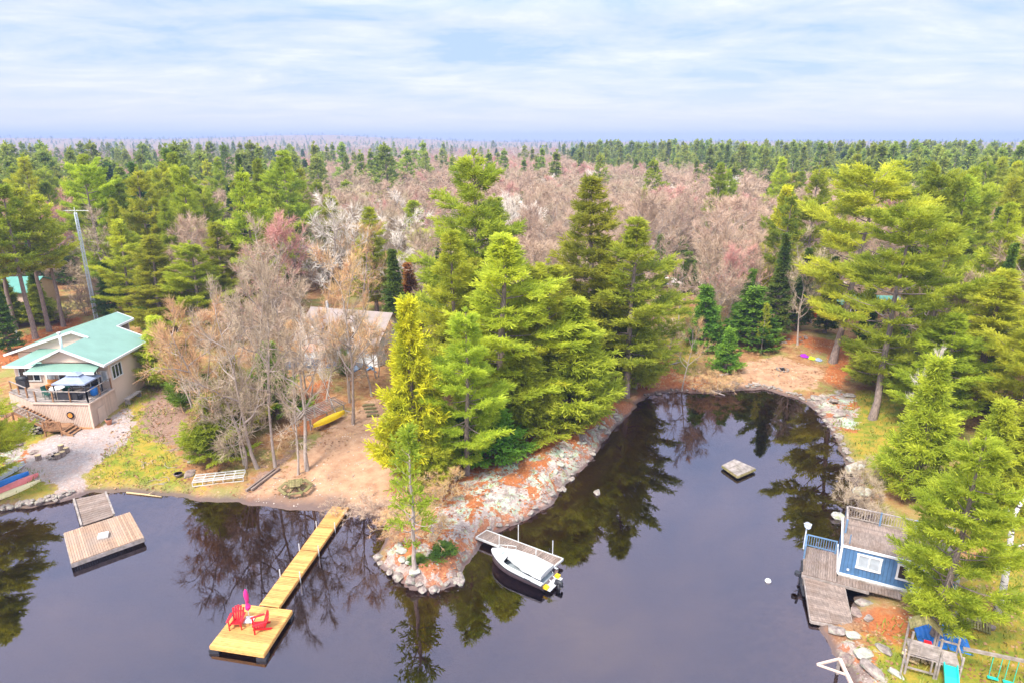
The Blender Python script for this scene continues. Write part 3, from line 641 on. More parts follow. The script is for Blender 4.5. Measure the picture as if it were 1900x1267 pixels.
# ------------------------------------------------------------------ the trees one can tell apart in the photograph
Hh = [
 # centre stand on the rocky point
 ('pine', 893, 705, 264, 190, 'tall flat-topped dark green pine towering over the middle of the point', dict(var=1, crown='pine_mid')),
 ('pine', 1092, 702, 315, 190, 'tallest dark pine right of centre with layered branches', dict(var=0, crown='pine_mid')),
 ('pine', 1160, 735, 392, 175, 'broad pine at the right edge of the central stand, above the needle bank', dict(var=2, crown='pine_mid')),
 ('pine', 850, 760, 415, 150, 'light green pine at the back left of the central stand', dict(var=0)),
 ('pine', 930, 800, 420, 235, 'wide bright green pine in the middle of the central stand', dict(var=2)),
 ('pine', 1010, 770, 470, 170, 'mid green pine between the wide bright pine and the dark tallest pine', dict(var=1)),
 ('pine', 866, 880, 560, 140, 'grey-trunked pine with dead lower limbs beside the needle bank', dict(var=1)),
 ('young', 1058, 788, 552, 150, 'dense low pine at the front right of the central stand above the lichen rock', dict(var=0)),
 ('young', 975, 815, 640, 130, 'short bushy pine under the wide bright pine', dict(var=1)),
 ('pine', 1122, 718, 470, 150, 'green pine squeezed between the two dark pines on the right of the central stand', dict(var=0)),
 ('pine', 885, 735, 470, 130, 'pale green pine behind the grey-trunked pine', dict(var=2)),
 ('fir', 905, 845, 745, 110, 'low bushy green conifer skirting the orange needle bank', dict(var=0)),
 ('fir', 850, 850, 770, 80, 'small dark conifer behind the grey-trunked pine', dict(var=1)),
 ('young', 774, 886, 552, 124, 'golden yellow pine beside the sandy beach', dict(var=1, crown='pine_gold')),
 ('young', 800, 912, 770, 70, 'lower green pine under the golden yellow pine', dict(var=0)),
 ('sparse', 770, 1058, 782, 130, 'thin half-bare pine standing alone at the tip of the rocky point', dict()),
 ('young', 1180, 720, 560, 90, 'slim pine behind the right edge of the central stand', dict(var=0, crown='pine_mid')),
 ('spruce', 820, 640, 440, 66, 'dark narrow spruce behind the light green pine', dict(var=0)),
 ('spruce', 738, 640, 455, 62, 'olive spruce beside the rusty cedar behind the cottage', dict(var=1)),
 ('spruce', 768, 625, 482, 62, 'rusty orange cedar behind the white cottage', dict(var=0, crown='rust')),
 ('pine', 700, 585, 378, 100, 'light green pine behind the white cottage roof', dict(var=0)),
 # left
 ('tall', 66, 628, 335, 110, 'leftmost tall bare-trunked pine behind the green-roofed house', dict(var=0)),
 ('tall', 92, 615, 330, 100, 'second tall bare-trunked pine from the left behind the house', dict(var=1)),
 ('tall', 118, 606, 345, 85, 'tall bare-trunked pine just left of the lattice mast', dict(var=2)),
 ('tall', 30, 612, 340, 95, 'tall pine in front of the teal roof at the left edge', dict(var=2)),
 ('tall', -30, 650, 350, 120, 'tall pine cut by the left edge of the view', dict(var=1)),
 ('open', 202, 560, 303, 100, 'ragged orange-green pine right of the lattice mast', dict(var=0, bark='bark')),
 ('spruce', 283, 500, 293, 62, 'dark spire spruce beyond the green-roofed house', dict(var=0)),
 ('spruce', 346, 500, 268, 66, 'tall dark spruce left of the large layered pine', dict(var=1)),
 ('spruce', 462, 470, 279, 40, 'small dark spruce left of the large layered pine', dict(var=0)),
 ('pine', 548, 530, 271, 105, 'large layered yellow-green pine standing clear above the bare woods', dict(var=2)),
 ('pine', 395, 520, 332, 95, 'green pine right of the dark spruces on the left', dict(var=1)),
 ('pine', 305, 625, 430, 130, 'bright light green pine behind the small pine at the house corner', dict(var=0)),
 ('pine', 378, 640, 440, 120, 'bright pine left of the grey bare trees', dict(var=1)),
 ('pine', 425, 610, 405, 105, 'yellow-green pine above the bare trees left of the cottage', dict(var=2)),
 ('pine', 250, 600, 400, 90, 'pale green pine right of the lattice mast', dict(var=2)),
 ('young', 306, 712, 586, 84, 'small pine standing on the lawn at the right corner of the house', dict(var=0)),
 ('young', 400, 852, 735, 95, 'bushy low pine under the bare trees beside the lawn', dict(var=1)),
 ('young', 440, 800, 660, 95, 'bushy pine behind the leaning bare trunks', dict(var=0)),
 ('young', 515, 770, 635, 85, 'green conifer between the bare trees in front of the cottage', dict(var=1, crown='fir')),
 ('young', 360, 760, 620, 70, 'slim conifer behind the yellowish bare tree', dict(var=0, crown='fir')),
 ('young', 640, 695, 640, 26, 'thin conifer at the front wall of the cottage', dict(var=0, crown='fir')),
 ('young', 22, 606, 520, 62, 'bushy conifer in front of the left half of the teal roof', dict(var=0, crown='pine_mid')),
 ('young', 84, 600, 528, 58, 'bushy conifer in front of the right half of the teal roof', dict(var=1, crown='pine_mid')),
 ('spruce', 20, 655, 500, 50, 'dark low spruce at the left edge behind the house', dict(var=1)),
 ('spruce', 215, 590, 480, 60, 'dark spruce behind the ridge of the green roof', dict(var=0)),
 ('spruce', 245, 585, 500, 55, 'dark spruce right of the mast foot', dict(var=1)),
 ('pine', -62, 928, 640, 190, 'pine leaning in from beyond the left edge above the canoes', dict(var=0)),
 # right
 ('open', 1545, 672, 308, 210, 'tall leaning pine with a thick bare trunk on the back beach', dict(var=0, lean=(.10, 0))),
 ('open', 1618, 777, 372, 215, 'wide layered pine leaning over the lawn on the right shore', dict(var=1, lean=(.03, .05))),
 ('young', 1433, 560, 346, 68, 'yellow pine among the pink bare woods', dict(var=1, crown='pine_gold')),
 ('pine', 1488, 560, 299, 82, 'bright green pine right of the yellow pine', dict(var=1)),
 ('spruce', 1436, 628, 425, 60, 'dark slender spruce at the back of the beach clearing', dict(var=1)),
 ('spruce', 1480, 612, 455, 46, 'dark thin conifer right of the dark slender spruce', dict(var=0)),
 ('spruce', 1530, 618, 470, 48, 'dark thin conifer left of the leaning pine', dict(var=1)),
 ('fir', 1308, 645, 535, 66, 'dark green fir left of the pale bare tree at the back beach', dict(var=0)),
 ('fir', 1392, 640, 540, 84, 'broad green fir right of the pale bare tree at the back beach', dict(var=1)),
 ('fir', 1343, 688, 612, 46, 'small round young fir at the water end of the back beach', dict(var=0)),
 ('sparse', 1412, 655, 560, 36, 'thin sparse conifer at the edge of the beach clearing', dict()),
 ('pine', 1750, 590, 300, 105, 'dark green pine behind the wide layered pine on the right', dict(var=0, crown='pine_mid')),
 ('pine', 1865, 560, 262, 120, 'tall dark pine near the right edge of the skyline', dict(var=2, crown='pine_mid')),
 ('pine', 1905, 640, 330, 130, 'big green pine cut by the right edge', dict(var=1, crown='pine_mid')),
 ('pine', 1805, 760, 490, 190, 'bright rounded pine behind the right shore trees', dict(var=0)),
 ('pine', 1730, 800, 575, 140, 'mid green pine between the leaning pine and the right woods', dict(var=2)),
 ('pine', 1880, 830, 470, 150, 'large green pine at the right edge above the red budding tree', dict(var=2)),
 ('young', 1692, 925, 660, 125, 'light green pine on the right shore above the boathouse', dict(var=0)),
 ('young', 1640, 720, 600, 90, 'low green pine behind the leaning pine trunk', dict(var=1, crown='pine_mid')),
 ('pine', 1732, 1188, 785, 188, 'big bright green pine standing over the boathouse roof', dict(var=1)),
 ('young', 1815, 960, 740, 105, 'green pine behind the birch on the right shore', dict(var=1)),
 ('young', 1890, 960, 700, 130, 'green pine at the right edge behind the birch', dict(var=0)),
 ('pine', 2055, 1370, 980, 250, 'pine whose lower boughs reach in at the bottom right corner', dict(var=0)),
 ('fir', 1850, 690, 560, 30, 'dark narrow fir inside the bright pines on the right', dict(var=0, crown='spruce')),
]
for kind, bx, by, ty, wp, lab, kw in Hh: hero(kind, bx, by, ty, wp, lab, **kw)
Bh = [
 ('bare', 478, 868, 500, 150, 'leaning grey bare tree at the left of the beach, its trunk forked low', dict(var=0, crown='twig_grey', lean=(-.10, 0))),
 ('bare', 511, 866, 455, 130, 'straight grey bare tree left of the beach', dict(var=1)),
 ('bare', 570, 873, 520, 170, 'bare tree with many crossing boughs at the top of the beach', dict(var=2, lean=(-.04, 0))),
 ('bare', 553, 880, 610, 90, 'thin bare tree beside the tree with crossing boughs', dict(var=0)),
 ('bare', 655, 786, 432, 130, 'tall golden-twigged bare tree right of the canoe rack', dict(var=1, crown='twig_gold')),
 ('bare', 420, 830, 540, 150, 'yellowish bare tree between the lawn and the beach', dict(var=2, crown='twig_gold', lean=(-.06, 0))),
 ('clump', 375, 815, 560, 120, 'clump of thin bare stems beside the muddy lawn', dict(var=0, crown='twig_gold')),
 ('clump', 455, 865, 690, 110, 'low tangled bare tree beside the bushy low pine', dict(var=0)),
 ('bare', 625, 770, 560, 40, 'slim pale birch leaning in front of the cottage', dict(var=0, bark='birch', crown='twig_white', lean=(-.22, 0))),
 ('bare', 520, 640, 390, 130, 'grey bare tree behind the cottage on the left', dict(var=2)),
 ('bare', 610, 610, 350, 140, 'large ash grey bare tree behind the cottage roof', dict(var=0, crown='twig_white')),
 ('bare', 680, 610, 400, 110, 'golden bare tree between the cottage and the olive spruce', dict(var=1, crown='twig_gold')),
 ('bare', 720, 560, 350, 120, 'white blossoming bare tree behind the cottage', dict(var=2, crown='twig_white')),
 ('vase', 1325, 628, 440, 130, 'pale bare tree spreading like a vase at the back beach', dict(var=0)),
 ('bare', 1265, 724, 575, 60, 'thin bare sapling standing at the water edge of the back beach', dict(var=1, crown='twig_gold')),
 ('vase', 1350, 560, 365, 150, 'broad pinkish bare tree behind the pale spreading tree', dict(var=1)),
 ('vase', 1215, 560, 355, 150, 'tall pinkish bare tree above the gravel road', dict(var=0)),
 ('bare', 1480, 640, 470, 80, 'grey bare tree among the dark conifers at the back beach', dict(var=1)),
 ('bare', 1505, 600, 420, 110, 'tangled bare tree left of the tall leaning pine', dict(var=2)),
 ('bare', 1255, 620, 470, 60, 'bare tree at the foot of the road clearing', dict(var=0, crown='twig_pink')),
 ('bare', 1870, 830, 690, 70, 'bare tree with red and yellow buds at the right edge', dict(var=0, crown='twig_gold')),
 ('bare', 1688, 850, 640, 70, 'whitish dead tree rising from the right shore pines', dict(var=2, crown='twig_white', bark='birch')),
 ('bare', 1810, 560, 365, 60, 'reddish birch behind the right shore pines', dict(var=1, crown='twig_red', bark='birch')),
 ('bare', 605, 745, 540, 90, 'bare tree standing right in front of the cottage dormer', dict(var=2, crown='twig_gold')),
 ('bare', 690, 735, 535, 90, 'bare tree in front of the right end of the cottage', dict(var=0)),
 ('clump', 575, 735, 575, 70, 'thin multi-stemmed bare tree at the left front of the cottage', dict(var=0, crown='twig_gold')),
 ('clump', 650, 745, 590, 70, 'thin multi-stemmed bare tree right of the peach parasol', dict(var=0)),
 ('clump', 700, 700, 600, 60, 'bare thicket tree right of the cottage', dict(var=0, crown='twig_gold')),
 ('clump', 430, 700, 560, 110, 'clump of reddish bare stems behind the beach trees', dict(var=0, crown='twig_pink')),
 ('clump', 1240, 660, 590, 60, 'clump of bare saplings on the slope right of the central stand', dict(var=0, crown='twig_pink')),
 ('bare', 545, 700, 480, 120, 'pinkish bare tree close to the left end of the cottage', dict(var=1, crown='twig_pink')),
 ('bare', 480, 730, 470, 110, 'grey bare tree in the middle of the trees left of the cottage', dict(var=0)),
]
for kind, bx, by, ty, wp, lab, kw in Bh: hero(kind, bx, by, ty, wp, lab, **kw)
def brush(bx, by, ty, w, lab, crown='twig_grey', grp=None): return hero('brush', bx, by, ty, w, lab, crown=crown, group=grp)
for bx, by, ty, w in ((735, 985, 935, 60), (800, 1000, 945, 60), (745, 1010, 975, 50), (790, 940, 880, 60), (830, 930, 870, 60)):
    brush(bx, by, ty, w, 'wispy bare shrub on the tip of the rocky point', 'twig_gold', 'bare shrubs on the point')
for bx, by, ty, w in ((1590, 950, 880, 60), (1610, 975, 910, 60), (1600, 900, 850, 50)):
    brush(bx, by, ty, w, 'bare brown shrub on the bank behind the boathouse', 'twig_grey', 'bare shrubs behind the boathouse')
for bx, by, ty, w in ((1290, 722, 690, 50), (1325, 726, 690, 50), (1355, 722, 690, 40), (1200, 720, 690, 40)):
    brush(bx, by, ty, w, 'straw coloured shrub at the water edge of the back beach', 'twig_gold', 'straw shrubs along the back beach')
for bx, by, ty, w in ((680, 955, 925, 60), (720, 960, 925, 50), (625, 950, 928, 40)):
    brush(bx, by, ty, w, 'low reddish bare shrub beside the yellow dock end', 'twig_pink', 'reddish shrubs at the beach edge')
p = at(822, 1025); tree('fir', p, .6, .85, 'round olive juniper bush on the point beside the boat', var=0, crown='spruce', category='bush')
p = at(775, 1040); tree('fir', p, .4, .6, 'small olive bush at the foot of the thin half-bare pine', var=1, crown='spruce', category='bush')

# ------------------------------------------------------------------ the woods behind, tree by tree, then the mass beyond
LIM = [(-400, 700), (0, 600), (230, 582), (300, 620), (420, 640), (540, 630), (560, 545), (745, 545), (770, 640), (860, 680), (1180, 640), (1200, 540), (1310, 535), (1320, 610), (1430, 605), (1560, 585), (1640, 660), (1700, 720), (1900, 780), (2300, 900)]
ROAD = [G(1180, 521, 2), G(1270, 523, 2), G(1400, 527, 2), G(1520, 531, 2), G(1640, 528, 2)]
BUILD = [(-72, 93, 11), (-81, 130, 9), (48, 87, 9), (-41, 60, 12), (-19, 69, 9), (-54, 81, 2.5)]
rf = np.random.default_rng(3)
cand = []
d = 60.0
while d < 3900:
    sp = max(4.6, 4.6+(d-130)*.011); ring = np.arange(-.80, .80, sp/d)
    for a in ring: cand.append((d+rf.uniform(-.45, .45)*sp, a+rf.uniform(-.45, .45)*sp/d))
    d += sp*(1 if d < 400 else 1+(d-400)/900)
cand = np.array(cand); CX = cand[:, 0]*np.sin(cand[:, 1]); CY = cand[:, 0]*np.cos(cand[:, 1])
CZ = hgt(CX, CY); dep = CY*_c-(CZ-CH)*_s; PX = 950+CF*CX/dep; PY = 633.5+CF*(-(CZ-CH)*_c-CY*_s)/dep
ok = (PY < np.interp(PX, [l[0] for l in LIM], [l[1] for l in LIM])) & (sdist(CX, CY, SHORE) < -4)
ok &= seg_dist(CX, CY, ROAD, False) > 4.5
ok &= ~((PX > 1220) & (PX < 1312) & (PY > 522) & (PY < 610)); ok &= ~((PX > 170) & (PX < 300) & (PY > 445) & (PY < 560) & (rf.random(len(PX)) < .7))
for bx_, by_, br_ in BUILD: ok &= (CX-bx_)**2+(CY-by_)**2 > br_**2
ta = np.array(TREES)
ok &= ~((PX > 95) & (PX < 215) & (PY > 560))
for x, y, r_ in TREES: ok &= (CX-x)**2+(CY-y)**2 > (r_*.75)**2
CX, CY, CZ, PX, PY, D = (q[ok] for q in (CX, CY, CZ, PX, PY, cand[:, 0]))
nq = fbm(CX/38, CY/38, 3, 44)
def pf(px, D):      # share of conifers
    base = np.interp(px, [0, 480, 620, 820, 1050, 1380, 1600, 1900], [.55, .45, .15, .06, .03, .12, .40, .5])
    belt = np.interp(px, [0, 500, 640, 1000, 1080, 1900], [.45, .4, .12, .15, .66, .75])
    bd = np.interp(px, [0, 1000, 1100, 1600, 1900], [500, 500, 300, 230, 200])
    return np.where(D > bd, np.where(D > bd+420, .22, belt), base)
con = rf.random(len(D)) < pf(PX, D)*np.clip(2.6*nq-.3, 0, 2)
lone = rf.random(len(D)) < .02; con = con | (lone & (D > 110)); con &= ~((D > 250) & (PX < 1060) & (rf.random(len(D)) < .66)); con |= (D > 120) & (D < 500) & (rf.random(len(D)) < .025); con |= (D > 1500) & (rf.random(len(D)) < .6)
NI = 290
order = np.argsort(D); ci = [i for i in order if con[i]][:max(0, NI-len(Hh))]; bi = [i for i in order if not con[i]][:NI-len(Bh)]
ind = set(ci) | set(bi)
for i in sorted(ind):
    p = Vector((CX[i], CY[i], CZ[i]-.1)); dd = D[i]; q = rf.random()
    if con[i]:
        side = 'left' if PX[i] < 620 else ('middle' if PX[i] < 1150 else 'right')
        k = ('spruce' if q < .22 else 'tall' if q < .45 else 'open' if q < .55 else 'pine') if dd < 170 else ('farspruce' if q < .2 else 'farpine')
        h = {'spruce': 15, 'farspruce': 16}.get(k, 19.5)*rf.uniform(.72, 1.12); r_ = h*{'spruce': .135, 'farspruce': .14, 'tall': .165, 'open': .23}.get(k, .20)*rf.uniform(.85, 1.15)
        if side == 'middle': h *= .75
        if dd > 150: h *= rf.uniform(.72, 1.0)
        band = 'in the front ranks' if dd < 110 else ('deeper in' if dd < 150 else ('far in' if dd < 210 else 'at the far back'))
        lab = {'spruce': 'dark narrow spruce', 'farspruce': 'small dark spruce', 'tall': 'bare-trunked high-crowned pine', 'open': 'ragged wide-spreading pine', 'pine': 'layered green pine', 'farpine': 'distant bluish green pine'}[k]+', '+band+', of '+{'left': 'woods behind the green-roofed house', 'middle': 'pink woods behind the point', 'right': 'woods right of the back beach'}[side]
        tree(k, p, h, r_, lab,
             var=int(rf.integers(0, 3)), crown=('spruce' if 'spruce' in k else (('pine' if q > .6 else 'pine_mid') if dd < 190 else 'pine_far')), group=lab)
    else:
        side = 'left' if PX[i] < 780 else 'right'
        k = ('bare' if q < .5 else 'vase') if dd < 150 else 'farbare'
        h = 13*rf.uniform(.75, 1.15); r_ = h*.33*rf.uniform(.85, 1.15); t = vnoise(CX[i]/14, CY[i]/14, 8)
        cr_ = 'twig_red' if t > .74 else ('twig_pink' if t > .30 else ('twig_grey' if t > .1 else 'twig_white')); 
        if PX[i] < 760: cr_ = 'twig_grey' if t < .5 else cr_
        band = 'in the front ranks' if dd < 110 else ('deeper in' if dd < 150 else ('far in' if dd < 190 else 'at the far back'))
        lab = {'twig_red': 'leafless reddish tree', 'twig_pink': 'leafless pinkish brown tree', 'twig_grey': 'leafless grey brown tree', 'twig_white': 'leafless whitish tree'}[cr_]+', '+band+', of '+{'left': 'woods behind cottage and house', 'right': 'woods right of the point'}[side]
        tree(k, p, h, r_, lab, var=int(rf.integers(0, 3)), crown=cr_, group=lab)
def joined(kind, i, mats):
    tm, cm, H0, R0 = LIB[kind][i]; parts = []
    for me in (tm, cm):
        v = np.empty(len(me.vertices)*3, np.float32); me.vertices.foreach_get('co', v); f = np.empty(len(me.loops), np.int32); me.loops.foreach_get('vertex_index', f); parts.append((v.reshape(-1, 3), f.reshape(-1, 4)))
    V, F = cat(parts); mi = np.r_[np.zeros(len(parts[0][1]), int), np.ones(len(parts[1][1]), int)]
    return mesh_np('%s_whole' % kind, V, F, mats, False, mi), H0, R0
def scatter(name, srcs, pts, scl, rot, ix, **props):
    """one object: copies of the sources standing on points"""
    cl = bpy.data.collections.new(name+'_sources')
    for j, me in enumerate(srcs): cl.objects.link(bpy.data.objects.new('source_%02d' % j, me))
    me = bpy.data.meshes.new(name); me.vertices.add(len(pts)); me.vertices.foreach_set('co', np.asarray(pts, np.float32).ravel())
    for an, ty, key, val in (('scl', 'FLOAT_VECTOR', 'vector', scl), ('rotv', 'FLOAT_VECTOR', 'vector', rot), ('ix', 'INT', 'value', ix)):
        a = me.attributes.new(an, ty, 'POINT'); a.data.foreach_set(key, np.asarray(val, np.int32 if ty == 'INT' else np.float32).ravel())
    o = link(name, me); g = bpy.data.node_groups.new(name, 'GeometryNodeTree')
    g.interface.new_socket('Geometry', in_out='INPUT', socket_type='NodeSocketGeometry'); g.interface.new_socket('Geometry', in_out='OUTPUT', socket_type='NodeSocketGeometry')
    gi = g.nodes.new('NodeGroupInput'); go = g.nodes.new('NodeGroupOutput'); ip = g.nodes.new('GeometryNodeInstanceOnPoints'); ci_ = g.nodes.new('GeometryNodeCollectionInfo')
    ci_.inputs['Collection'].default_value = cl; ci_.inputs['Separate Children'].default_value = True; ci_.inputs['Reset Children'].default_value = True; ip.inputs['Pick Instance'].default_value = True
    def na(nm, dt): n = g.nodes.new('GeometryNodeInputNamedAttribute'); n.data_type = dt; n.inputs['Name'].default_value = nm; return n.outputs['Attribute']
    g.links.new(gi.outputs[0], ip.inputs['Points']); g.links.new(ci_.outputs[0], ip.inputs['Instance']); g.links.new(na('ix', 'INT'), ip.inputs['Instance Index'])
    g.links.new(na('scl', 'FLOAT_VECTOR'), ip.inputs['Scale']); g.links.new(na('rotv', 'FLOAT_VECTOR'), ip.inputs['Rotation']); g.links.new(ip.outputs[0], go.inputs[0])
    m = o.modifiers.new('scatter', 'NODES'); m.node_group = g
    return tag(o, kind='stuff', **props)
rest = np.array([i for i in range(len(D)) if i not in ind])
S = [joined('farpine', 0, [M['bark'], M['pine_far']]), joined('farpine', 1, [M['bark'], M['pine_far']]), joined('farpine', 2, [M['bark'], M['pine_far']]), joined('farspruce', 0, [M['bark'], M['pine_far']]), joined('farspruce', 1, [M['bark'], M['spruce']]),
     joined('farbare', 0, [M['bark_grey'], M['twig_pink']]), joined('farbare', 1, [M['bark_grey'], M['twig_pink']]), joined('farbare', 2, [M['bark_grey'], M['twig_red']]), joined('farbare', 0, [M['bark_grey'], M['twig_grey']]), joined('farbare', 1, [M['bark_grey'], M['twig_white']])]
pts, scl, rot, ix = [], [], [], []
for i in rest:
    q = rf.random(); g_ = 1+max(0, D[i]-700)/2600
    if con[i]: j = int(q*3.6) if q < .84 else 3+int(rf.integers(0, 2)); j = min(j, 4); h = (18.5 if j < 3 else 15)*rf.uniform(.55, 1.2)*(1 if D[i] < 1500 else .5); r_ = h*.21*rf.uniform(.8, 1.3)
    else:
        t = float(vnoise(CX[i]/14, CY[i]/14, 8)); j = 7 if t > .76 else (5+int(q*2) if t > .3 else (8 if t > .08 else 9)); h = (13 if D[i] < 430 else (10.5 if D[i] < 1500 else 6))*rf.uniform(.75, 1.15); r_ = h*.34*rf.uniform(.9, 1.2)
    pts.append((CX[i], CY[i], CZ[i]-.2)); scl.append((r_*g_/S[j][2], r_*g_/S[j][2], h*(1+(g_-1)*.25)/S[j][1])); rot.append((0, 0, rf.uniform(0, 6.28))); ix.append(j)
scatter('distant_forest', [s_[0] for s_ in S], pts, scl, rot, ix, label='mass of mixed woods running back to the skyline', cat='forest')
# undergrowth in the woods
U = [joined('brush', 0, [M['bark_grey'], M['twig_pink']]), joined('brush', 0, [M['bark_grey'], M['twig_grey']]), joined('fir', 0, [M['bark'], M['spruce']]), joined('fir', 1, [M['bark'], M['fir']])]
n = 5200; a = rf.uniform(-.8, .8, n); dd = np.sqrt(rf.uniform(48**2, 240**2, n)); ux = dd*np.sin(a); uy = dd*np.cos(a); uz = hgt(ux, uy)
dp = uy*_c-(uz-CH)*_s; upx = 950+CF*ux/dp; upy = 633.5+CF*(-(uz-CH)*_c-uy*_s)/dp
o2 = (upy < np.interp(upx, [l[0] for l in LIM], [l[1]+8 for l in LIM])) & (seg_dist(ux, uy, ROAD, False) > 4)
for bx_, by_, br_ in BUILD: o2 &= (ux-bx_)**2+(uy-by_)**2 > (br_*.9)**2
ux, uy, uz = ux[o2], uy[o2], uz[o2]; n = len(ux); j = np.where(rf.random(n) < .72, rf.integers(0, 2, n), rf.integers(2, 4, n)); s_ = rf.uniform(.5, 1.2, n)
scatter('undergrowth', [s[0] for s in U], np.stack([ux, uy, uz-.05], 1), np.stack([s_, s_, s_*rf.uniform(.8, 1.3, n)], 1), np.stack([np.zeros(n), np.zeros(n), rf.uniform(0, 6.28, n)], 1), j, label='low brush and saplings under the woods', cat='undergrowth')
# ================================================================== buildings
rr = random.Random(11)
def part(mb, name, mat, par, **k): return mb.build(name, M[mat], par, **k)
def window(par, x, y, z, w, h, rz=0.0, panes=2, mat='glass', name='window'):
    """a frame with mullions round dark panes; faces local -Y before rz"""
    m = Matrix.Rotation(rz, 3, 'Z'); fr = MB(); o = Vector((x, y, z))
    def bx(mb, cx, cy, cz, sx, sy, sz):
        c = o+m @ Vector((cx, cy, cz)); mb.box(c.x, c.y, c.z, sx, sy, sz, rz)
    f = .07
    bx(fr, 0, 0, h/2, w+2*f, .09, f*1.4); bx(fr, 0, 0, -h/2, w+2*f, .11, f*1.4)
    for i in range(panes+1): bx(fr, -w/2+w*i/panes, 0, 0, f if 0 < i < panes else f*1.5, .09, h-f*1.4)
    wnd = part(fr, name, 'white', par); pn = MB(); bx(pn, 0, .01, 0, w, .03, h); part(pn, 'pane', mat, wnd); return wnd
def siding(mb, p0, p1, z0, z1, bw=.2, th=.04, gap=.035, ztop=None):
    p0 = Vector(p0); p1 = Vector(p1); Ln = (p1-p0).length; n = max(1, round(Ln/bw)); d = (p1-p0)/Ln; rz = math.atan2(d.y, d.x)
    for i in range(n):
        a = (i+.5)/n; c = p0+(p1-p0)*a; zt = z1 if ztop is None else z1+(ztop-z1)*a; mb.box(c.x, c.y, (z0+zt)/2, Ln/n-gap, th, zt-z0, rz)
def rail(par, pts, h=.95, post='greywood', bal='greywood', every=.16, cap=True, closed=False, posts=1.6, name='railing', balus=True):
    """pts: top-of-floor points; posts, two rails and balusters"""
    r = MB(); ps = MB()
    for a, b_ in zip(pts[:-1], pts[1:]):
        a = Vector(a); b_ = Vector(b_); Ln = (b_-a).length; up = Vector((0, 0, 1))
        r.beam(a+up*h, b_+up*h, .10, .05); r.beam(a+up*(h*.16), b_+up*(h*.16), .05, .06)
        n = int(Ln/every)
        if balus:
            for i in range(1, n): q = a+(b_-a)*i/n; r.beam(q+up*h*.16, q+up*h*.97, .035)
        k = max(1, round(Ln/posts))
        for i in range(k+1): q = a+(b_-a)*i/k; ps.beam(q, q+up*(h+.03), .10)
    o = part(r, name, bal, par); part(ps, 'post', post, o); return o

# ---- green-roofed house on the left
H0 = thing('house', 'tan stucco house with a green metal roof and a raised deck at the left', 'house', (-36.5, 51.7, 1.0))
def hv(x, y, z): return (x+36.5, y-51.7, z-1.0)       # world to house coordinates
def box6(mb, x0, x1, y0, y1, z0, z1): a = hv(x0, y0, z0); b_ = hv(x1, y1, z1); mb.box((a[0]+b_[0])/2, (a[1]+b_[1])/2, (a[2]+b_[2])/2, x1-x0, y1-y0, z1-z0)
w = MB(); box6(w, -42.7, -36.75, 55.5, 61.6, .6, 5.95); box6(w, -46.9, -39.6, 58.3, 64.7, .6, 5.9); box6(w, -46.0, -42.72, 56.3, 58.28, .6, 5.35)
w.slab([hv(-42.35, 54.55, 6.22), hv(-36.85, 54.55, 6.18), hv(-39.7, 54.55, 7.36)], .12, (0, 1, 0))
w.slab([hv(-47.0, 58.1, 6.0), hv(-36.9, 58.1, 6.2), hv(-41.0, 58.1, 7.95)], .12, (0, 1, 0))
w.slab([hv(-46.9, 64.6, 5.8), hv(-39.7, 64.6, 6.2), hv(-39.7, 64.6, 7.4), hv(-41.0, 64.6, 7.95)], .12, (0, -1, 0))
part(w, 'wall', 'stucco', H0)
rf_ = MB(); T = .12
rf_.slab([hv(-39.75, 54.1, 7.58), hv(-36.2, 54.1, 6.12), hv(-36.2, 61.9, 6.12), hv(-39.45, 61.9, 7.45), hv(-39.45, 64.95, 7.45), hv(-41.0, 64.95, 8.1), hv(-41.0, 57.75, 8.1), hv(-39.75, 57.75, 7.58)], T)
rf_.slab([hv(-39.76, 54.1, 7.575), hv(-39.76, 57.95, 7.575), hv(-42.9, 57.95, 6.15), hv(-42.9, 54.1, 6.15)], T)
rf_.slab([hv(-41.01, 57.75, 8.09), hv(-41.01, 64.95, 8.09), hv(-47.7, 64.95, 5.85), hv(-47.7, 57.75, 5.85)], T)
rfo = part(rf_, 'roof', 'greenroof', H0)
rx = MB(); rx.slab([hv(-43.0, 53.7, 5.55), hv(-36.9, 53.7, 5.55), hv(-36.6, 54.5, 6.1), hv(-42.4, 54.5, 6.12)], .08)
rx.slab([hv(-46.4, 55.7, 5.45), hv(-42.75, 55.5, 5.5), hv(-42.4, 58.05, 6.35), hv(-44.6, 58.05, 6.35)], .08)
part(rx, 'porch_roof', 'greenroofx', H0)
fa = MB()
for a, b_ in (((-43.05, 54.04, 6.02), (-39.76, 54.04, 7.52)), ((-39.76, 54.04, 7.52), (-36.08, 54.04, 6.0)), ((-47.8, 57.7, 5.8), (-41.0, 57.7, 8.05)), ((-41.0, 57.7, 8.05), (-39.5, 57.7, 7.5)), ((-36.14, 54.1, 6.02), (-36.14, 61.9, 6.02)),
              ((-43.05, 53.64, 5.48), (-36.85, 53.64, 5.48)), ((-46.45, 55.62, 5.4), (-42.8, 55.42, 5.42)), ((-41.0, 65.0, 8.0), (-39.4, 65.0, 7.35)), ((-39.39, 62.0, 7.35), (-36.1, 61.98, 6.02)), ((-39.38, 65.0, 7.33), (-39.38, 61.95, 7.33))):
    fa.beam(hv(*a), hv(*b_), .09, .20)
part(fa, 'fascia', 'white', H0)
c = MB(); cp = hv(-41.35, 56.6, 6.5); c.tube([cp, (cp[0], cp[1], cp[2]+1.7)], .11, 10); ch = part(c, 'chimney', 'galv', H0, smooth=True)
c = MB(); c.tube([(cp[0], cp[1], cp[2]+1.72), (cp[0], cp[1], cp[2]+1.86)], .18, 10); part(c, 'chimney_cap', 'alu', ch)
q = hv(-36.70, 56.6, 4.75); window(H0, *q, 1.5, 1.25, math.pi/2, 3)
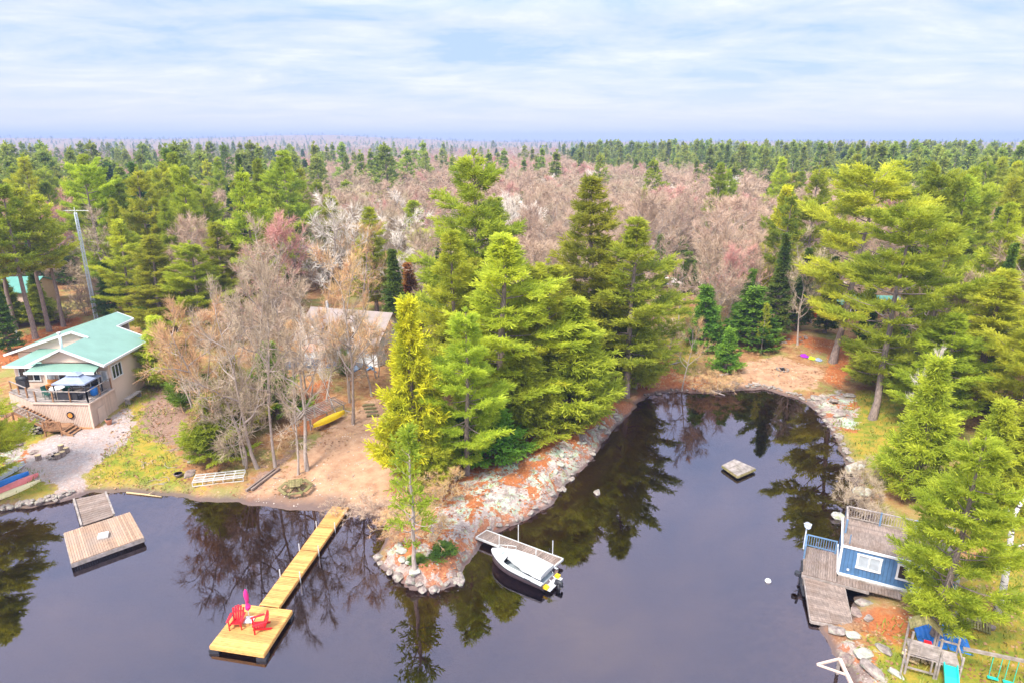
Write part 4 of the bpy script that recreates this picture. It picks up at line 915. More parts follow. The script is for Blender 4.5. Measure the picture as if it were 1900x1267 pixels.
q = hv(-44.6, 56.25, 4.45); window(H0, *q, 1.9, 1.25, 0, 3)
q = hv(-42.1, 55.45, 4.5); window(H0, *q, .7, .9, 0, 1, 'curtain')
q = hv(-40.5, 55.45, 4.42); window(H0, *q, 1.7, 1.8, 0, 2, name='patio_door'); q = hv(-38.6, 55.45, 4.42); window(H0, *q, 1.6, 1.8, 0, 2, name='patio_door')
q = hv(-37.2, 55.45, 4.6); window(H0, *q, .5, .9, 0, 1, 'curtain')
# deck on a clad base
DK = [(-36.55, 51.75), (-41.5, 51.95), (-45.4, 54.4), (-45.9, 56.2), (-42.6, 56.2), (-42.6, 55.45), (-36.55, 55.45)]
db = MB(); sk = [(-36.5, 51.7), (-41.5, 51.95)]
siding(db, hv(-36.55, 51.72, 0), hv(-41.5, 51.95, 0), -.35, 2.34, .15); siding(db, hv(-36.5, 51.75, 0), hv(-36.5, 55.5, 0), -.35, 2.34, .15)
siding(db, hv(-41.5, 51.97, 0), hv(-45.4, 54.4, 0), .5, 2.34, .15); part(db, 'deck_base', 'tan', H0)
wt = MB(); wt.beam(hv(-36.42, 51.62, 3.40), hv(-41.6, 51.85, 3.40), .07, .14); wt.beam(hv(-36.4, 51.62, 3.40), hv(-36.4, 55.5, 3.40), .07, .14); wt.beam(hv(-36.42, 51.62, .6), hv(-36.42, 51.62, 3.33), .12); wt.beam(hv(-36.4, 53.0, 1.25), hv(-36.4, 55.5, 1.35), .10, .10); part(wt, 'trim', 'tan', H0)
fl = MB()
for i in range(26):
    y0 = 51.9+i*.155; xl = max(-45.4 if y0 > 54.4 else -41.5-3.9*(y0-51.95)/2.45, -45.8); xl = min(xl, -41.4)
    if y0 > 55.3: break
    a = hv(xl, y0, 3.44); b_ = hv(-36.5, y0, 3.44); fl.beam(a, b_, .14, .05)
part(fl, 'deck_floor', 'greywood', H0)
rail(H0, [hv(-36.65, 55.3, 3.47), hv(-36.65, 51.9, 3.47), hv(-41.3, 52.1, 3.47)], .95, 'brownwood', 'greywood', balus=False)
rail(H0, [hv(-42.6, 52.9, 3.47), hv(-45.3, 54.6, 3.47)], .95, 'brownwood', 'greywood', balus=False)
pass; _gl = MB(); _gl.slab([hv(-36.63, 55.1, 3.62), hv(-36.63, 52.1, 3.62), hv(-36.63, 52.1, 4.32), hv(-36.63, 55.1, 4.32)], .02, (1, 0, 0))
dr = MB(); q = hv(-36.40, 52.95, 1.85); dr.box(q[0], q[1], q[2], .05, .95, 1.5); q = hv(-36.40, 52.95, 1.06); part(dr, 'door', 'tan', H0)
em = MB(); q = hv(-38.3, 51.72, 2.35); em.tube([(q[0], q[1], q[2]), (q[0], q[1]-.05, q[2])], .32, 20); em_ = part(em, 'wall_ornament', 'char', H0)
e2 = MB(); e2.tube([(q[0], q[1]-.05, q[2]), (q[0], q[1]-.07, q[2])], .21, 16); part(e2, 'plate', 'orange', em_)
for k in range(10):
    pass
# stairs down to the patio
st = thing('staircase', 'brown wooden staircase with a landing against the tan deck base', 'staircase', hv(-36.5, 51.7, 1.0) and (-42.2, 51.2, 3.3))
def sv(x, y, z): return (x+42.2, y-51.2, z-3.3)
tr_ = MB(); n = 11
for i in range(n):
    f = i/(n-1); x = -42.1+f*2.5; z = 3.25-f*1.55; a = sv(x, 51.72, z); tr_.box(a[0], a[1]-.62, a[2], .24, 1.15, .05)
for i in range(5):
    f = i/4; x = -37.95+f*1.15; z = 1.62-f*.68; a = sv(x, 51.4, z); tr_.box(a[0], a[1]-.75, a[2], .25, 1.3, .05)
part(tr_, 'tread', 'brownwood', st)
sg = MB()
for y in (51.66, 50.52): sg.beam(sv(-42.3, y, 3.2), sv(-39.5, y, 1.48), .05, .26)
for y in (51.3, 49.98): sg.beam(sv(-38.1, y, 1.62), sv(-36.7, y, .82), .05, .24)
part(sg, 'stringer', 'brownwood', st)
ld = MB(); ld.planks(sv(-39.55, 51.62, 1.68), (1.5, 0, 0), (0, -1.62, 0), 1.5, .05, 10); part(ld, 'landing', 'brownwood', st)
lg = MB()
for x, y in ((-39.5, 50.0), (-38.1, 50.0), (-39.5, 51.5), (-42.3, 50.5)): a = sv(x, y, 1.6 if x > -41 else 3.1); lg.beam((a[0], a[1], a[2]-(1.0 if x > -41 else 2.2)), a, .10)
part(lg, 'leg', 'brownwood', st)
rail(st, [sv(-42.3, 50.48, 3.25), sv(-39.55, 50.48, 1.66)], .8, 'brownwood', 'greywood', .15); rail(st, [sv(-39.55, 50.02, 1.68), sv(-38.1, 50.02, 1.68)], .8, 'brownwood', 'brownwood', .12)
# walkway off the stair head
wk = thing('walkway', 'small railed wooden walkway leaving the stair head to the left', 'walkway', (-43.4, 50.6, 2.9))
a = MB(); a.planks((-1.9, .5, .0), (2.9, 0, 0), (0, -1.1, 0), 1, .06, 20); part(a, 'floor', 'brownwood', wk); rail(wk, [(-1.9, -.58, 0), (.9, -.58, 0)], .85, 'brownwood', 'greywood', .13)
a = MB(); a.beam((-1.6, -.4, -2.3), (-1.6, -.4, -.06), .12); a.beam((.7, -.4, -2.3), (.7, -.4, -.06), .12); part(a, 'leg', 'brownwood', wk)
# things on the deck
gz = thing('gazebo', 'blue grey canopy gazebo on four dark posts on the house deck', 'gazebo', (-38.35, 53.45, 3.47))
g = MB(); R1 = 1.45; hgt_ = 1.55
g.add([(-R1, -1.2, hgt_), (R1, -1.2, hgt_), (R1, 1.2, hgt_), (-R1, 1.2, hgt_), (-.45, -.4, hgt_+.42), (.45, -.4, hgt_+.42), (.45, .4, hgt_+.42), (-.45, .4, hgt_+.42), (-R1, -1.2, hgt_-.12), (R1, -1.2, hgt_-.12), (R1, 1.2, hgt_-.12), (-R1, 1.2, hgt_-.12)],
      [(0, 1, 5, 4), (1, 2, 6, 5), (2, 3, 7, 6), (3, 0, 4, 7), (4, 5, 6, 7), (0, 8, 9, 1), (1, 9, 10, 2), (2, 10, 11, 3), (3, 11, 8, 0)])
cn = part(g, 'canopy', 'gazebo', gz); g = MB(); g.add([(-.6, -.55, hgt_+.5), (.6, -.55, hgt_+.5), (.6, .55, hgt_+.5), (-.6, .55, hgt_+.5), (0, 0, hgt_+.72)], [(0, 1, 4), (1, 2, 4), (2, 3, 4), (3, 0, 4)]); part(g, 'vent_cap', 'gazebo', cn)
for x in (-1.35, 1.35):
    for y in (-1.1, 1.1): g = MB(); g.beam((x, y, 0), (x, y, hgt_-.02), .08); part(g, 'post', 'black', gz)
bn = thing('bench', 'orange wooden bench against the house wall on the deck', 'bench', (-41.6, 55.0, 3.47)); g = MB(); g.planks((-.75, .2, .45), (1.5, 0, 0), (0, -.45, 0), 1, .04, 1); g.box(0, -.02, .40, 1.5, .4, .04); part(g, 'seat', 'orange', bn)
g = MB()
for k in range(3): g.box(0, .24, .55+k*.13, 1.5, .03, .11)
part(g, 'backrest', 'orange', bn)
for x in (-.65, .65): g = MB(); g.box(x, 0, .2, .06, .42, .40); part(g, 'leg', 'orange', bn)
def table(name, lab, x, y, z, r, h, mt):
    t = thing(name, lab, 'table', (x, y, z)); g = MB(); g.tube([(0, 0, h-.03), (0, 0, h)], r, 20); part(g, 'tabletop', mt, t)
    for k in range(4): a = k*math.pi/2+.7; g = MB(); g.beam((math.cos(a)*r*.8, math.sin(a)*r*.8, 0), (math.cos(a)*r*.5, math.sin(a)*r*.5, h-.035), .04); part(g, 'leg', 'black', t)
    return t
table('patio_table', 'round pale green patio table on the deck beside the gazebo', -40.3, 53.5, 3.47, .6, .72, 'whitewall')
M['darkgreen'] = mat_plain('dark_green_plastic', (.03, .12, .09), .5, .3, .1, 4)
def chair(x, y, z, rz, lab, mt='darkgreen', grp=None):
    t = thing('patio_chair', lab, 'chair', (x, y, z), rz, grp)
    g = MB(); g.box(0, 0, .42, .5, .48, .04); part(g, 'seat', mt, t); g = MB(); g.box(0, .24, .70, .48, .04, .5, 0, -.2); part(g, 'backrest', mt, t)
    for sx in (-.22, .22):
        for sy in (-.2, .2): g = MB(); g.beam((sx, sy, 0), (sx, sy, .40), .035); part(g, 'leg', mt, t)
    return t
chair(-41.15, 53.3, 3.47, 1.4, 'dark green patio chair left of the round table', grp='chairs round the patio table')
chair(-40.1, 54.35, 3.47, 0, 'dark green patio chair behind the round table', grp='chairs round the patio table')
chair(-40.6, 52.75, 3.47, 2.9, 'dark green patio chair in front of the round table', grp='chairs round the patio table')
chair(-39.5, 53.1, 3.47, -1.8, 'dark green patio chair between the round table and the gazebo', grp='chairs round the patio table')
t = thing('patio_sofa', 'low black patio sofa under the gazebo', 'sofa', (-38.5, 52.5, 3.47)); g = MB(); g.box(0, 0, .25, 1.7, .65, .35); part(g, 'seat', 'black', t); g = MB(); g.box(0, -.36, .45, 1.7, .14, .7); part(g, 'backrest', 'black', t)
g = MB()
for i in range(6): pass
o = MB(); o.tube([(-37.15, 53.6, 3.47), (-37.15, 53.6, 3.6), (-37.15, 53.6, 4.1), (-37.15, 53.6, 4.22)], [.22, .30, .30, .20], 14); tag(o.build('barrel', M['bluep'], smooth=True), 'round bright blue barrel at the right end of the deck', 'barrel')
t = thing('grill', 'black barbecue grill at the left end of the deck', 'grill', (-44.6, 55.2, 3.47)); g = MB(); g.box(0, 0, .45, .8, .5, .75); part(g, 'cabinet', 'black', t); g = MB(); g.tube([(-.42, 0, .95), (.42, 0, .95)], .24, 12); part(g, 'lid', 'black', t, smooth=True)
t = thing('bench', 'grey plank bench against the right wall of the house', 'bench', (-35.9, 57.0, hz1(-35.9, 57)), math.pi/2); g = MB(); g.planks((-1.1, .25, .6), (2.2, 0, 0), (0, -.5, 0), 1, .05, 3); g.box(0, 0, .53, 2.2, .5, .04); part(g, 'seat', 'greywood', t)
for x in (-.95, .95): g = MB(); g.box(x, 0, .25, .07, .45, .52); part(g, 'leg', 'greywood', t)
# lattice mast with aerial
mp_ = at(178, 592); mh = top_h(mp_, 395); t = thing('lattice_mast', 'tall lattice steel mast with a white aerial behind the house', 'mast', mp_); g = MB(); br_ = MB(); s0, s1 = .26, .15
cs = [(math.cos(a), math.sin(a)) for a in (0.5, 2.6, 4.7)]
for c_ in cs: g.beam((c_[0]*s0, c_[1]*s0, 0), (c_[0]*s1, c_[1]*s1, mh), .10)
part(g, 'upright', 'galv', t); nb = 40
for i in range(nb):
    z0 = mh*i/nb; z1 = mh*(i+1)/nb; r0 = s0+(s1-s0)*i/nb; r1 = s0+(s1-s0)*(i+1)/nb
    for k in range(3): a = cs[k]; b_ = cs[(k+1) % 3]; br_.beam((a[0]*r0, a[1]*r0, z0), (b_[0]*r1, b_[1]*r1, z1), .03); br_.beam((b_[0]*r0, b_[1]*r0, z0), (a[0]*r0, a[1]*r0, z0), .025)
part(br_, 'bracing', 'galv', t); g = MB(); g.beam((-1.3, 0, mh+.25), (1.8, 0, mh+.25), .07); g.beam((0, 0, mh-.1), (0, 0, mh+.7), .05)
for k in range(7): x = -1.2+k*.45; g.beam((x, -.45+k*.04, mh+.27), (x, .45-k*.04, mh+.27), .03)
part(g, 'aerial', 'white', t)
# roofs half hidden in the woods
def shed(name, lab, x, y, w_, d_, h, rh, mt, rz=0.0, wall='tan'):
    z = hz1(x, y); t = thing(name, lab, 'building', (x, y, z), rz); g = MB(); g.box(0, 0, h/2, w_, d_, h+.6); g.slab([(-w_/2, -d_/2+.01, h+.29), (-w_/2, d_/2-.01, h+.29), (-w_/2, 0, h+rh+.1)], .1, (1, 0, 0)); g.slab([(w_/2, -d_/2+.01, h+.29), (w_/2, 0, h+rh+.1), (w_/2, d_/2-.01, h+.29)], .1, (-1, 0, 0)); part(g, 'wall', wall, t)
    g = MB(); e_ = .4; g.slab([(-w_/2-e_, -d_/2-e_, h+.2), (w_/2+e_, -d_/2-e_, h+.2), (w_/2+e_, .0, h+rh+.25), (-w_/2-e_, .0, h+rh+.25)], .12); g.slab([(-w_/2-e_, .01, h+rh+.25), (w_/2+e_, .01, h+rh+.25), (w_/2+e_, d_/2+e_, h+.2), (-w_/2-e_, d_/2+e_, h+.2)], .12); part(g, 'roof', mt, t)
    for x_ in (-w_*.25, w_*.25): window(t, x_, -d_/2-.03, h*.6, 1.2, 1.1)
    return t
shed('house', 'building with a pale teal roof half hidden behind the pines at the left edge', -74, 92, 11, 7, 2.6, 1.5, 'tealroof', .1)
shed('house', 'far grey-roofed house glimpsed between the pines right of the mast', -80, 126, 10, 7, 3.4, 2.0, 'greyroof', .2, 'whitewall')
shed('shed', 'low shed with a turquoise roof behind the leaning pine', 49, 87.5, 8, 4.5, 1.7, .7, 'tealroof', -.1, 'brownwood')
for (px, py, mt, lab) in ((1538, 592, 'teal', 'small turquoise bin beside the shed behind the leaning pine'), (1511, 590, 'red', 'small red bin in the dark woods behind the back beach')):
    p = at(px, py); t = thing('bin', lab, 'bin', p); g = MB(); g.tube([(0, 0, 0), (0, 0, .9)], [.3, .38], 10); part(g, 'body', mt, t); g = MB(); g.tube([(0, 0, .9), (0, 0, .98)], [.4, .3], 10); part(g, 'lid', mt, t)
p = at(36, 640); t = thing('sign_post', 'white post with a short cross arm behind the house at the left', 'post', p); g = MB(); g.beam((0, 0, 0), (0, 0, 1.8), .14); part(g, 'post', 'white', t); g = MB(); g.beam((-.7, 0, 1.6), (-.08, 0, 1.6), .09); part(g, 'arm', 'white', t)
# gravel road through the woods
rd = MB(); rz_ = [(x, y, hz1(x, y)) for x, y in ROAD]
rpts = []
for (a, b_) in zip(ROAD[:-1], ROAD[1:]):
    for k in range(12): rpts.append((a[0]+(b_[0]-a[0])*k/12, a[1]+(b_[1]-a[1])*k/12))
vs = []
for i, (x, y) in enumerate(rpts):
    for o_s in (-2.6, -1.3, 0, 1.3, 2.6): vs.append((x, y+o_s, hz1(x, y+o_s)+.06+.05*(1-abs(o_s)/2.6)))
fs = [(i*5+k, (i+1)*5+k, (i+1)*5+k+1, i*5+k+1) for i in range(len(rpts)-1) for k in range(4)]
rd.add(vs, fs); M['gravel'] = mat_plain('pale_gravel', (.66, .53, .46), .95, .1, .1, 3, bump=.2); tag(rd.build('gravel_road', M['gravel'], smooth=True), kind='structure')

# ---- white cottage
ct = thing('cottage', 'white cottage with brown shingle roof and two dormers behind the bare trees', 'house', (-18.9, 66.3, hz1(-18.9, 66.3)), -.28)
Wc, Dc, Hc, Rc = 9.6, 7.2, 2.5, 2.5
g = MB(); g.box(0, Dc/2, Hc/2-.3, Wc, Dc, Hc+.6); g.slab([(Wc/2-.1, .03, Hc), (Wc/2-.1, Dc-.03, Hc), (Wc/2-.1, Dc/2, Hc+Rc-.05)], .1, (1, 0, 0)); g.slab([(-Wc/2, .03, Hc), (-Wc/2, Dc/2, Hc+Rc-.05), (-Wc/2, Dc-.03, Hc)], .1, (1, 0, 0))
for x in (-3.0, 1.9): g.box(x, 1.3, Hc+.72, 1.9, 2.3, 1.2); g.slab([(x-.95, .17, Hc+1.32), (x+.95, .17, Hc+1.32), (x, .17, Hc+2.1)], .12, (0, 1, 0))
part(g, 'wall', 'whitewall', ct)
g = MB(); g.slab([(-Wc/2-.3, -.5, Hc-.3), (Wc/2+.3, -.5, Hc-.3), (Wc/2+.3, Dc/2, Hc+Rc+.08), (-Wc/2-.3, Dc/2, Hc+Rc+.08)], .14); g.slab([(-Wc/2-.3, Dc/2+.01, Hc+Rc+.08), (Wc/2+.3, Dc/2+.01, Hc+Rc+.08), (Wc/2+.3, Dc+.5, Hc-.3), (-Wc/2-.3, Dc+.5, Hc-.3)], .14)
for x in (-3.0, 1.9): g.slab([(x-1.25, -.1, Hc+1.15), (x, -.1, Hc+2.2), (x, 3.4, Hc+2.2), (x-1.25, 2.4, Hc+1.15)], .1); g.slab([(x+.01, -.1, Hc+2.2), (x+1.25, -.1, Hc+1.15), (x+1.25, 2.4, Hc+1.15), (x+.01, 3.4, Hc+2.2)], .1)
part(g, 'roof', 'shingle', ct)
for x in (-3.0, 1.9): window(ct, x, .12, Hc+.78, .85, .85, 0, 1)
for x in (-3.6, -1.2, 1.4, 3.6): window(ct, x, -.03, 1.4, 1.1, 1.0, 0, 2, 'curtain')
window(ct, Wc/2+.02, 2.2, 1.4, 1.0, 1.0, math.pi/2, 2)
g = MB(); g.planks((-5.0, -.1, .35), (8.6, 0, 0), (0, -3.0, 0), 1, .06, 50); part(g, 'deck', 'slate', ct); g = MB(); siding(g, (-5.0, -3.1, 0), (3.6, -3.1, 0), -.7, .3, .2); part(g, 'deck_skirt', 'slate', ct)
rail(ct, [(-5.0, -.2, .35), (-5.0, -3.0, .35), (3.5, -3.0, .35)], .9, 'slate', 'slate', .25)
g = MB()
for i in range(5): g.box(4.4+i*.28, -1.2, .25-i*.2, .3, 1.2, .05)
g.beam((4.2, -1.85, 1.1), (5.6, -1.85, .2), .08); g.beam((4.2, -1.85, .3), (5.6, -1.85, -.6), .08, .15); g.beam((4.2, -.55, .3), (5.6, -.55, -.6), .08, .15); part(g, 'stairs', 'bluetrim', ct)
g = MB(); g.tube([(-3.3, 4.1, Hc+Rc-.5), (-3.3, 4.1, Hc+Rc+.7)], .16, 8); part(g, 'chimney', 'white', ct)
t = thing('parasol', 'faded peach parasol open on the cottage deck', 'parasol', ct.matrix_basis @ Vector((-1.5, -1.8, .36))); g = MB(); g.beam((0, 0, 0), (0, 0, 2.3), .05); part(g, 'pole', 'greywood', t)
g = MB(); n = 8; Rp = 1.45; ring = [(Rp*math.cos(k*2*math.pi/n), Rp*math.sin(k*2*math.pi/n), 1.85) for k in range(n)]; g.add(ring+[(0, 0, 2.38)], [(k, (k+1) % n, n) for k in range(n)]); g.add([(v[0], v[1], v[2]-.12) for v in ring]+ring, [(k, (k+1) % n, n+(k+1) % n, n+k) for k in range(n)]); part(g, 'canopy', 'peach', t)

# ---- blue boathouse, its roof deck, side deck and ramp
B = (19.05, 32.1); brz = R(-26.5)
bh = thing('boathouse', 'blue boathouse with a roof deck under the big pine on the right shore', 'boathouse', (B[0], B[1], .95), brz)
Lb_, Db_, Hb_ = 5.6, 3.0, 1.85
g = MB(); siding(g, (0, 0, 0), (Lb_, 0, 0), .08, Hb_, .2, .05, .018); siding(g, (0, .03, 0), (0, Db_, 0), .08, Hb_, .2, .05, .018); siding(g, (Lb_, .03, 0), (Lb_, Db_, 0), .08, Hb_, .2, .05, .018); siding(g, (0, Db_, 0), (Lb_, Db_, 0), .08, Hb_, .2, .05, .018); part(g, 'wall', 'blue', bh)
g = MB(); g.box(Lb_/2, Db_/2, Hb_/2, Lb_-.1, Db_-.1, Hb_-.05); part(g, 'inner_wall', 'bluetrim', bh)
g = MB()
for z in (.04, Hb_+.02): g.beam((-.06, -.05, z), (Lb_+.06, -.05, z), .10, .12); g.beam((-.05, -.0, z), (-.05, Db_, z), .10, .12)
g.beam((-.04, -.04, .1), (-.04, -.04, Hb_-.05), .13); g.beam((Lb_+.03, -.04, .1), (Lb_+.03, -.04, Hb_-.05), .13); part(g, 'trim', 'white', bh)
window(bh, 1.42, -.05, 1.15, 1.15, .85, 0, 2, 'curtain'); window(bh, 3.6, -.05, 1.1, 1.5, .9, 0, 3, 'glass')
g = MB(); g.planks((0.02, Db_+.1, Hb_+.12), (0, -Db_-.1, 0), (Lb_, 0, 0), 1, .05, 18); part(g, 'roof_deck', 'oldwood', bh)
g = MB(); g.box(.32, .12, Hb_+.45, .05, .05, .6); part(g, 'roof_post', 'bluetrim', bh)
rail(bh, [(.1, 1.3, Hb_+.12), (.1, Db_, Hb_+.12), (Lb_, Db_, Hb_+.12)], .85, 'bluetrim', 'greywood', .14, posts=1.8)
g = MB(); g.beam((0, -.12, -.18), (Lb_, -.12, -.18), .12, .3); g.beam((0, 1.4, -.18), (Lb_, 1.4, -.18), .12, .3); g.beam((0, 2.9, -.18), (Lb_, 2.9, -.18), .12, .3)
for x in (.3, 2.6, 5.2):
    for y in (0.1, 2.8): g.beam((x, y, -1.5), (x, y, -.34), .16)
part(g, 'sill_beam', 'greywood', bh)
g = MB(); g.box(.45, -.06, .42, .12, .06, .1); part(g, 'lamp', 'white', bh)
def bl(x, y, z=0): return bh.matrix_basis @ Vector((x, y, z))
bdk = thing('boathouse_deck', 'weathered railed deck at the water side of the blue boathouse', 'deck', (B[0], B[1], .9), brz)
g = MB(); g.planks((-.06, 2.1, .0), (-1.85, 0, 0), (0, -3.0, 0), 1, .06, 15, 1, jig=.005); part(g, 'floor', 'oldwood', bdk)
rail(bdk, [(-.2, 2.05, 0), (-1.85, 2.05, 0)], .85, 'bluetrim', 'bluetrim', .13); rail(bdk, [(-1.88, 2.05, 0), (-1.88, .7, 0)], .85, 'bluetrim', 'bluetrim', .14, balus=False)
g = MB()
for x, y in ((-1.8, 2.0), (-1.8, -.8), (-.2, -.8), (-.2, 2.0)): g.beam((x, y, -1.7), (x, y, -.07), .15)
g.beam((-1.9, -.88, -.15), (1.6, -.88, -.15), .1, .16); part(g, 'pile', 'greywood', bdk)
g = MB(); g.planks((-.04, -.2, -.02), (3.2, 0, 0), (0, -.68, 0), 1, .06, 20, 1, jig=.005); part(g, 'side_walk', 'oldwood', bdk)
d1 = G(1492, 1066, .72); d2 = G(1567, 1088, .72); d3 = G(1583, 1163, .3); d4 = G(1505, 1149, .3)
rp = thing('dock_ramp', 'grey plank ramp sloping from the boathouse deck down to the rocks', 'dock', (d4[0], d4[1], .3)); o_ = Vector((d4[0], d4[1], .3))
v1, v2, v3, v4 = (Vector((*d1, .72))-o_, Vector((*d2, .72))-o_, Vector((*d3, .3))-o_, Vector((*d4, .3))-o_)
g = MB(); n = 22
for i in range(n):
    a = (i+.06)/n; b_ = (i+.94)/n
    for (u0, u1) in ((0, .5), (.503, 1)):
        q = [v1.lerp(v4, a).lerp(v2.lerp(v3, a), u0), v1.lerp(v4, a).lerp(v2.lerp(v3, a), u1), v1.lerp(v4, b_).lerp(v2.lerp(v3, b_), u1), v1.lerp(v4, b_).lerp(v2.lerp(v3, b_), u0)]
        g.slab([v_+Vector((0, 0, rr.uniform(-.005, .005))) for v_ in q], .05)
part(g, 'deck_board', 'oldwood', rp); g = MB(); dn = Vector((0, 0, -.14)); g.beam(v1+dn, v4+dn, .1, .16); g.beam(v2+dn, v3+dn, .1, .16); g.beam(v4+dn, v3+dn, .1, .16); g.beam((v1+v2)/2+dn, (v3+v4)/2+dn, .08, .12); part(g, 'frame', 'greywood', rp)
sp_ = thing('satellite_dish', 'grey satellite dish on a pole at the corner of the boathouse deck', 'satellite dish', bl(-1.95, 2.12, 0)); g = MB(); g.beam((0, 0, -.3), (0, 0, 1.25), .06); part(g, 'pole', 'galv', sp_)
g = MB(); cc = Vector((0, -.05, 1.4)); nd = Vector((.1, -.75, .65)).normalized(); a = nd.orthogonal().normalized(); b_ = nd.cross(a); rings = []
for k, (r_, dz) in enumerate(((.23, .05), (.15, .02), (.08, .0))): rings += [cc+(a*math.cos(t_*math.pi/8)+b_*math.sin(t_*math.pi/8))*r_+nd*dz for t_ in range(16)]
g.add(rings+[cc], [(k*16+t_, k*16+(t_+1) % 16, (k+1)*16+(t_+1) % 16, (k+1)*16+t_) for k in range(2) for t_ in range(16)]+[(32+t_, 32+(t_+1) % 16, 48) for t_ in range(16)]); ds = part(g, 'dish', 'greyroof', sp_, smooth=True)
g = MB(); g.beam(cc-b_*.25, cc+nd*.4, .03); g.box(*(cc+nd*.42), .08, .08, .08); part(g, 'receiver_arm', 'galv', ds)
t = thing('mooring_pole', 'dark steel mooring pole and float beside the boathouse deck', 'pole', (*G(1489, 1095, 0), 0)); g = MB(); g.beam((0, 0, -.6), (.12, .8, 1.5), .10); g.beam((-.15, -.6, -.1), (.15, .9, .4), .12); part(g, 'pole', 'black', t); g = MB(); g.tube([(-.18, .5, .7), (-.18, .5, .9)], .17, 10); part(g, 'float', 'black', t)
# boardwalk right of the boathouse
p = at(1700, 1143); q = at(1775, 1165); e_ = (Vector((q.x, q.y, 0))-Vector((p.x, p.y, 0))); bz = max(p.z, q.z)+.25
t = thing('boardwalk', 'grey wooden platform at the landward end of the boathouse', 'deck', (p.x, p.y, bz), math.atan2(e_.y, e_.x)); g = MB(); g.planks((0, .8, 0), (0, -.8, 0), (e_.length, 0, 0), 1, .05, 6); part(g, 'floor', 'mosswood', t); g = MB(); g.beam((0, -.03, -.12), (e_.length, -.03, -.12), .06, .2); part(g, 'edge_board', 'greywood', t); g = MB(); g.beam((e_.length-.3, .7, 0), (e_.length-.3, .7, 1.3), .09); part(g, 'post', 'greywood', t)
p = at(1778, 1160); q = at(1838, 1178); e_ = (Vector((q.x, q.y, 0))-Vector((p.x, p.y, 0)))
t = thing('boardwalk', 'narrow mossy slatted boardwalk running down to the birch tree', 'boardwalk', (p.x, p.y, max(p.z, q.z)+.12), math.atan2(e_.y, e_.x)); g = MB(); n = 11
for i in range(n): g.box((i+.5)*e_.length/n, .35, .04, e_.length/n-.05, .95, .05)
part(g, 'slat', 'mosswood', t); g = MB(); g.beam((0, 0, -.02), (e_.length, 0, -.02), .06, .08); g.beam((0, .7, -.02), (e_.length, .7, -.02), .06, .08); part(g, 'bearer', 'mosswood', t)
# birch
p = at(1850, 1142); t = thing('birch_tree', 'white-barked birch with a bent crown beside the boardwalk', 'tree', p); g = MB()
g.tube([(0, 0, -.2), (.05, .1, 1.5), (.0, .2, 3.2), (-.15, .3, 5.0), (-.05, .5, 5.9), (.7, .9, 6.9), (1.9, 1.3, 7.8)], [.23, .17, .15, .13, .10, .07, .04], 8); g.tube([(-.15, .3, 5.0), (-.5, .4, 5.6), (-.4, .5, 6.2)], [.08, .05, .03], 6)
g.tube([(.03, .2, 4.1), (.7, .1, 4.4), (1.1, 0, 5.1), (.9, .1, 5.8), (.2, .2, 6.0)], [.05, .045, .04, .03, .02], 6); g.tube([(.0, .2, 3.6), (-.6, .1, 3.7), (-1.1, .1, 3.8)], [.045, .03, .015], 5); g.tube([(0, .2, 3.95), (-.6, .3, 4.25), (-.9, .3, 4.3)], [.04, .03, .012], 5); tk = part(g, 'trunk', 'birch', t, smooth=True)
# play tower, slide, covers
p = at(1702, 1238); zt = 0
pt = thing('play_tower', 'grey wooden play tower with a plank roof and a green slide', 'playground', p, R(-24)); pt.scale = (.86, .86, .86); Wp, Dp = 1.35, 1.25
for x, y in ((-Wp/2, -Dp/2), (Wp/2, -Dp/2), (Wp/2, Dp/2), (-Wp/2, Dp/2)): g = MB(); g.beam((x, y, -.2), (x, y, 2.7), .10); part(g, 'post', 'greywood', pt)
g = MB(); g.planks((-Wp/2, Dp/2, 1.3), (Wp, 0, 0), (0, -Dp, 0), 1, .05, 10); part(g, 'platform', 'greywood', pt)
g = MB()
for k in range(7): g.box(0, -Dp/2-.07, 1.38+k*.13, Wp+.05, .03, .12)
g.box(0, -Dp/2-.10, 1.8, .5, .03, .5); part(g, 'panel', 'greywood', pt)
g = MB(); g.planks((-Wp/2-.1, Dp/2+.1, 2.55), (Wp/2+.1, 0, .62), (0, -Dp*.75, 0), 1, .03, 6); g.planks((0.02, Dp/2+.1, 3.17), (Wp/2+.1, 0, -.62), (0, -Dp*.75, 0), 1, .03, 6); part(g, 'roof', 'mosswood', pt)
g = MB()
for a, b_ in (((-Wp/2, -Dp/2, .35), (Wp/2, -Dp/2, .35)), ((-Wp/2, -Dp/2, 1.2), (Wp/2, -Dp/2, 1.2)), ((-Wp/2-.25, -Dp/2-.3, -.1), (-Wp/2-.25, -Dp/2-.3, 1.7)), ((-Wp/2, Dp/2, .35), (-Wp/2, -Dp/2, .35)), ((.45, -Dp/2-.07, .35), (.45, -Dp/2-.07, 1.2))): g.beam(a, b_, .08)
part(g, 'brace', 'greywood', pt)
g = MB()
for x in (Wp/2+.12, Wp/2+1.1): g.beam((x, -Dp/2, -.2), (x, -Dp/2, 1.9), .09); g.beam((x, Dp/2, -.2), (x, Dp/2, 2.1), .09)
g.beam((Wp/2+.12, -Dp/2, 1.25), (Wp/2+1.1, -Dp/2, 1.25), .08); g.beam((Wp/2+1.1, -Dp/2, 1.6), (Wp/2+1.1, Dp/2, 1.6), .08); g.box(Wp/2+.6, 0, 1.1, .95, Dp, .05); g.beam((Wp/2+.12, Dp/2, 1.7), (Wp/2+1.1, Dp/2, 1.7), .08); part(g, 'side_frame', 'greywood', pt)
g = MB(); xs = Wp/2+.6; pr = [(-Dp/2-.02, 1.2), (-Dp/2-.6, .95), (-Dp/2-1.5, .4), (-Dp/2-2.1, .12), (-Dp/2-2.5, .1)]
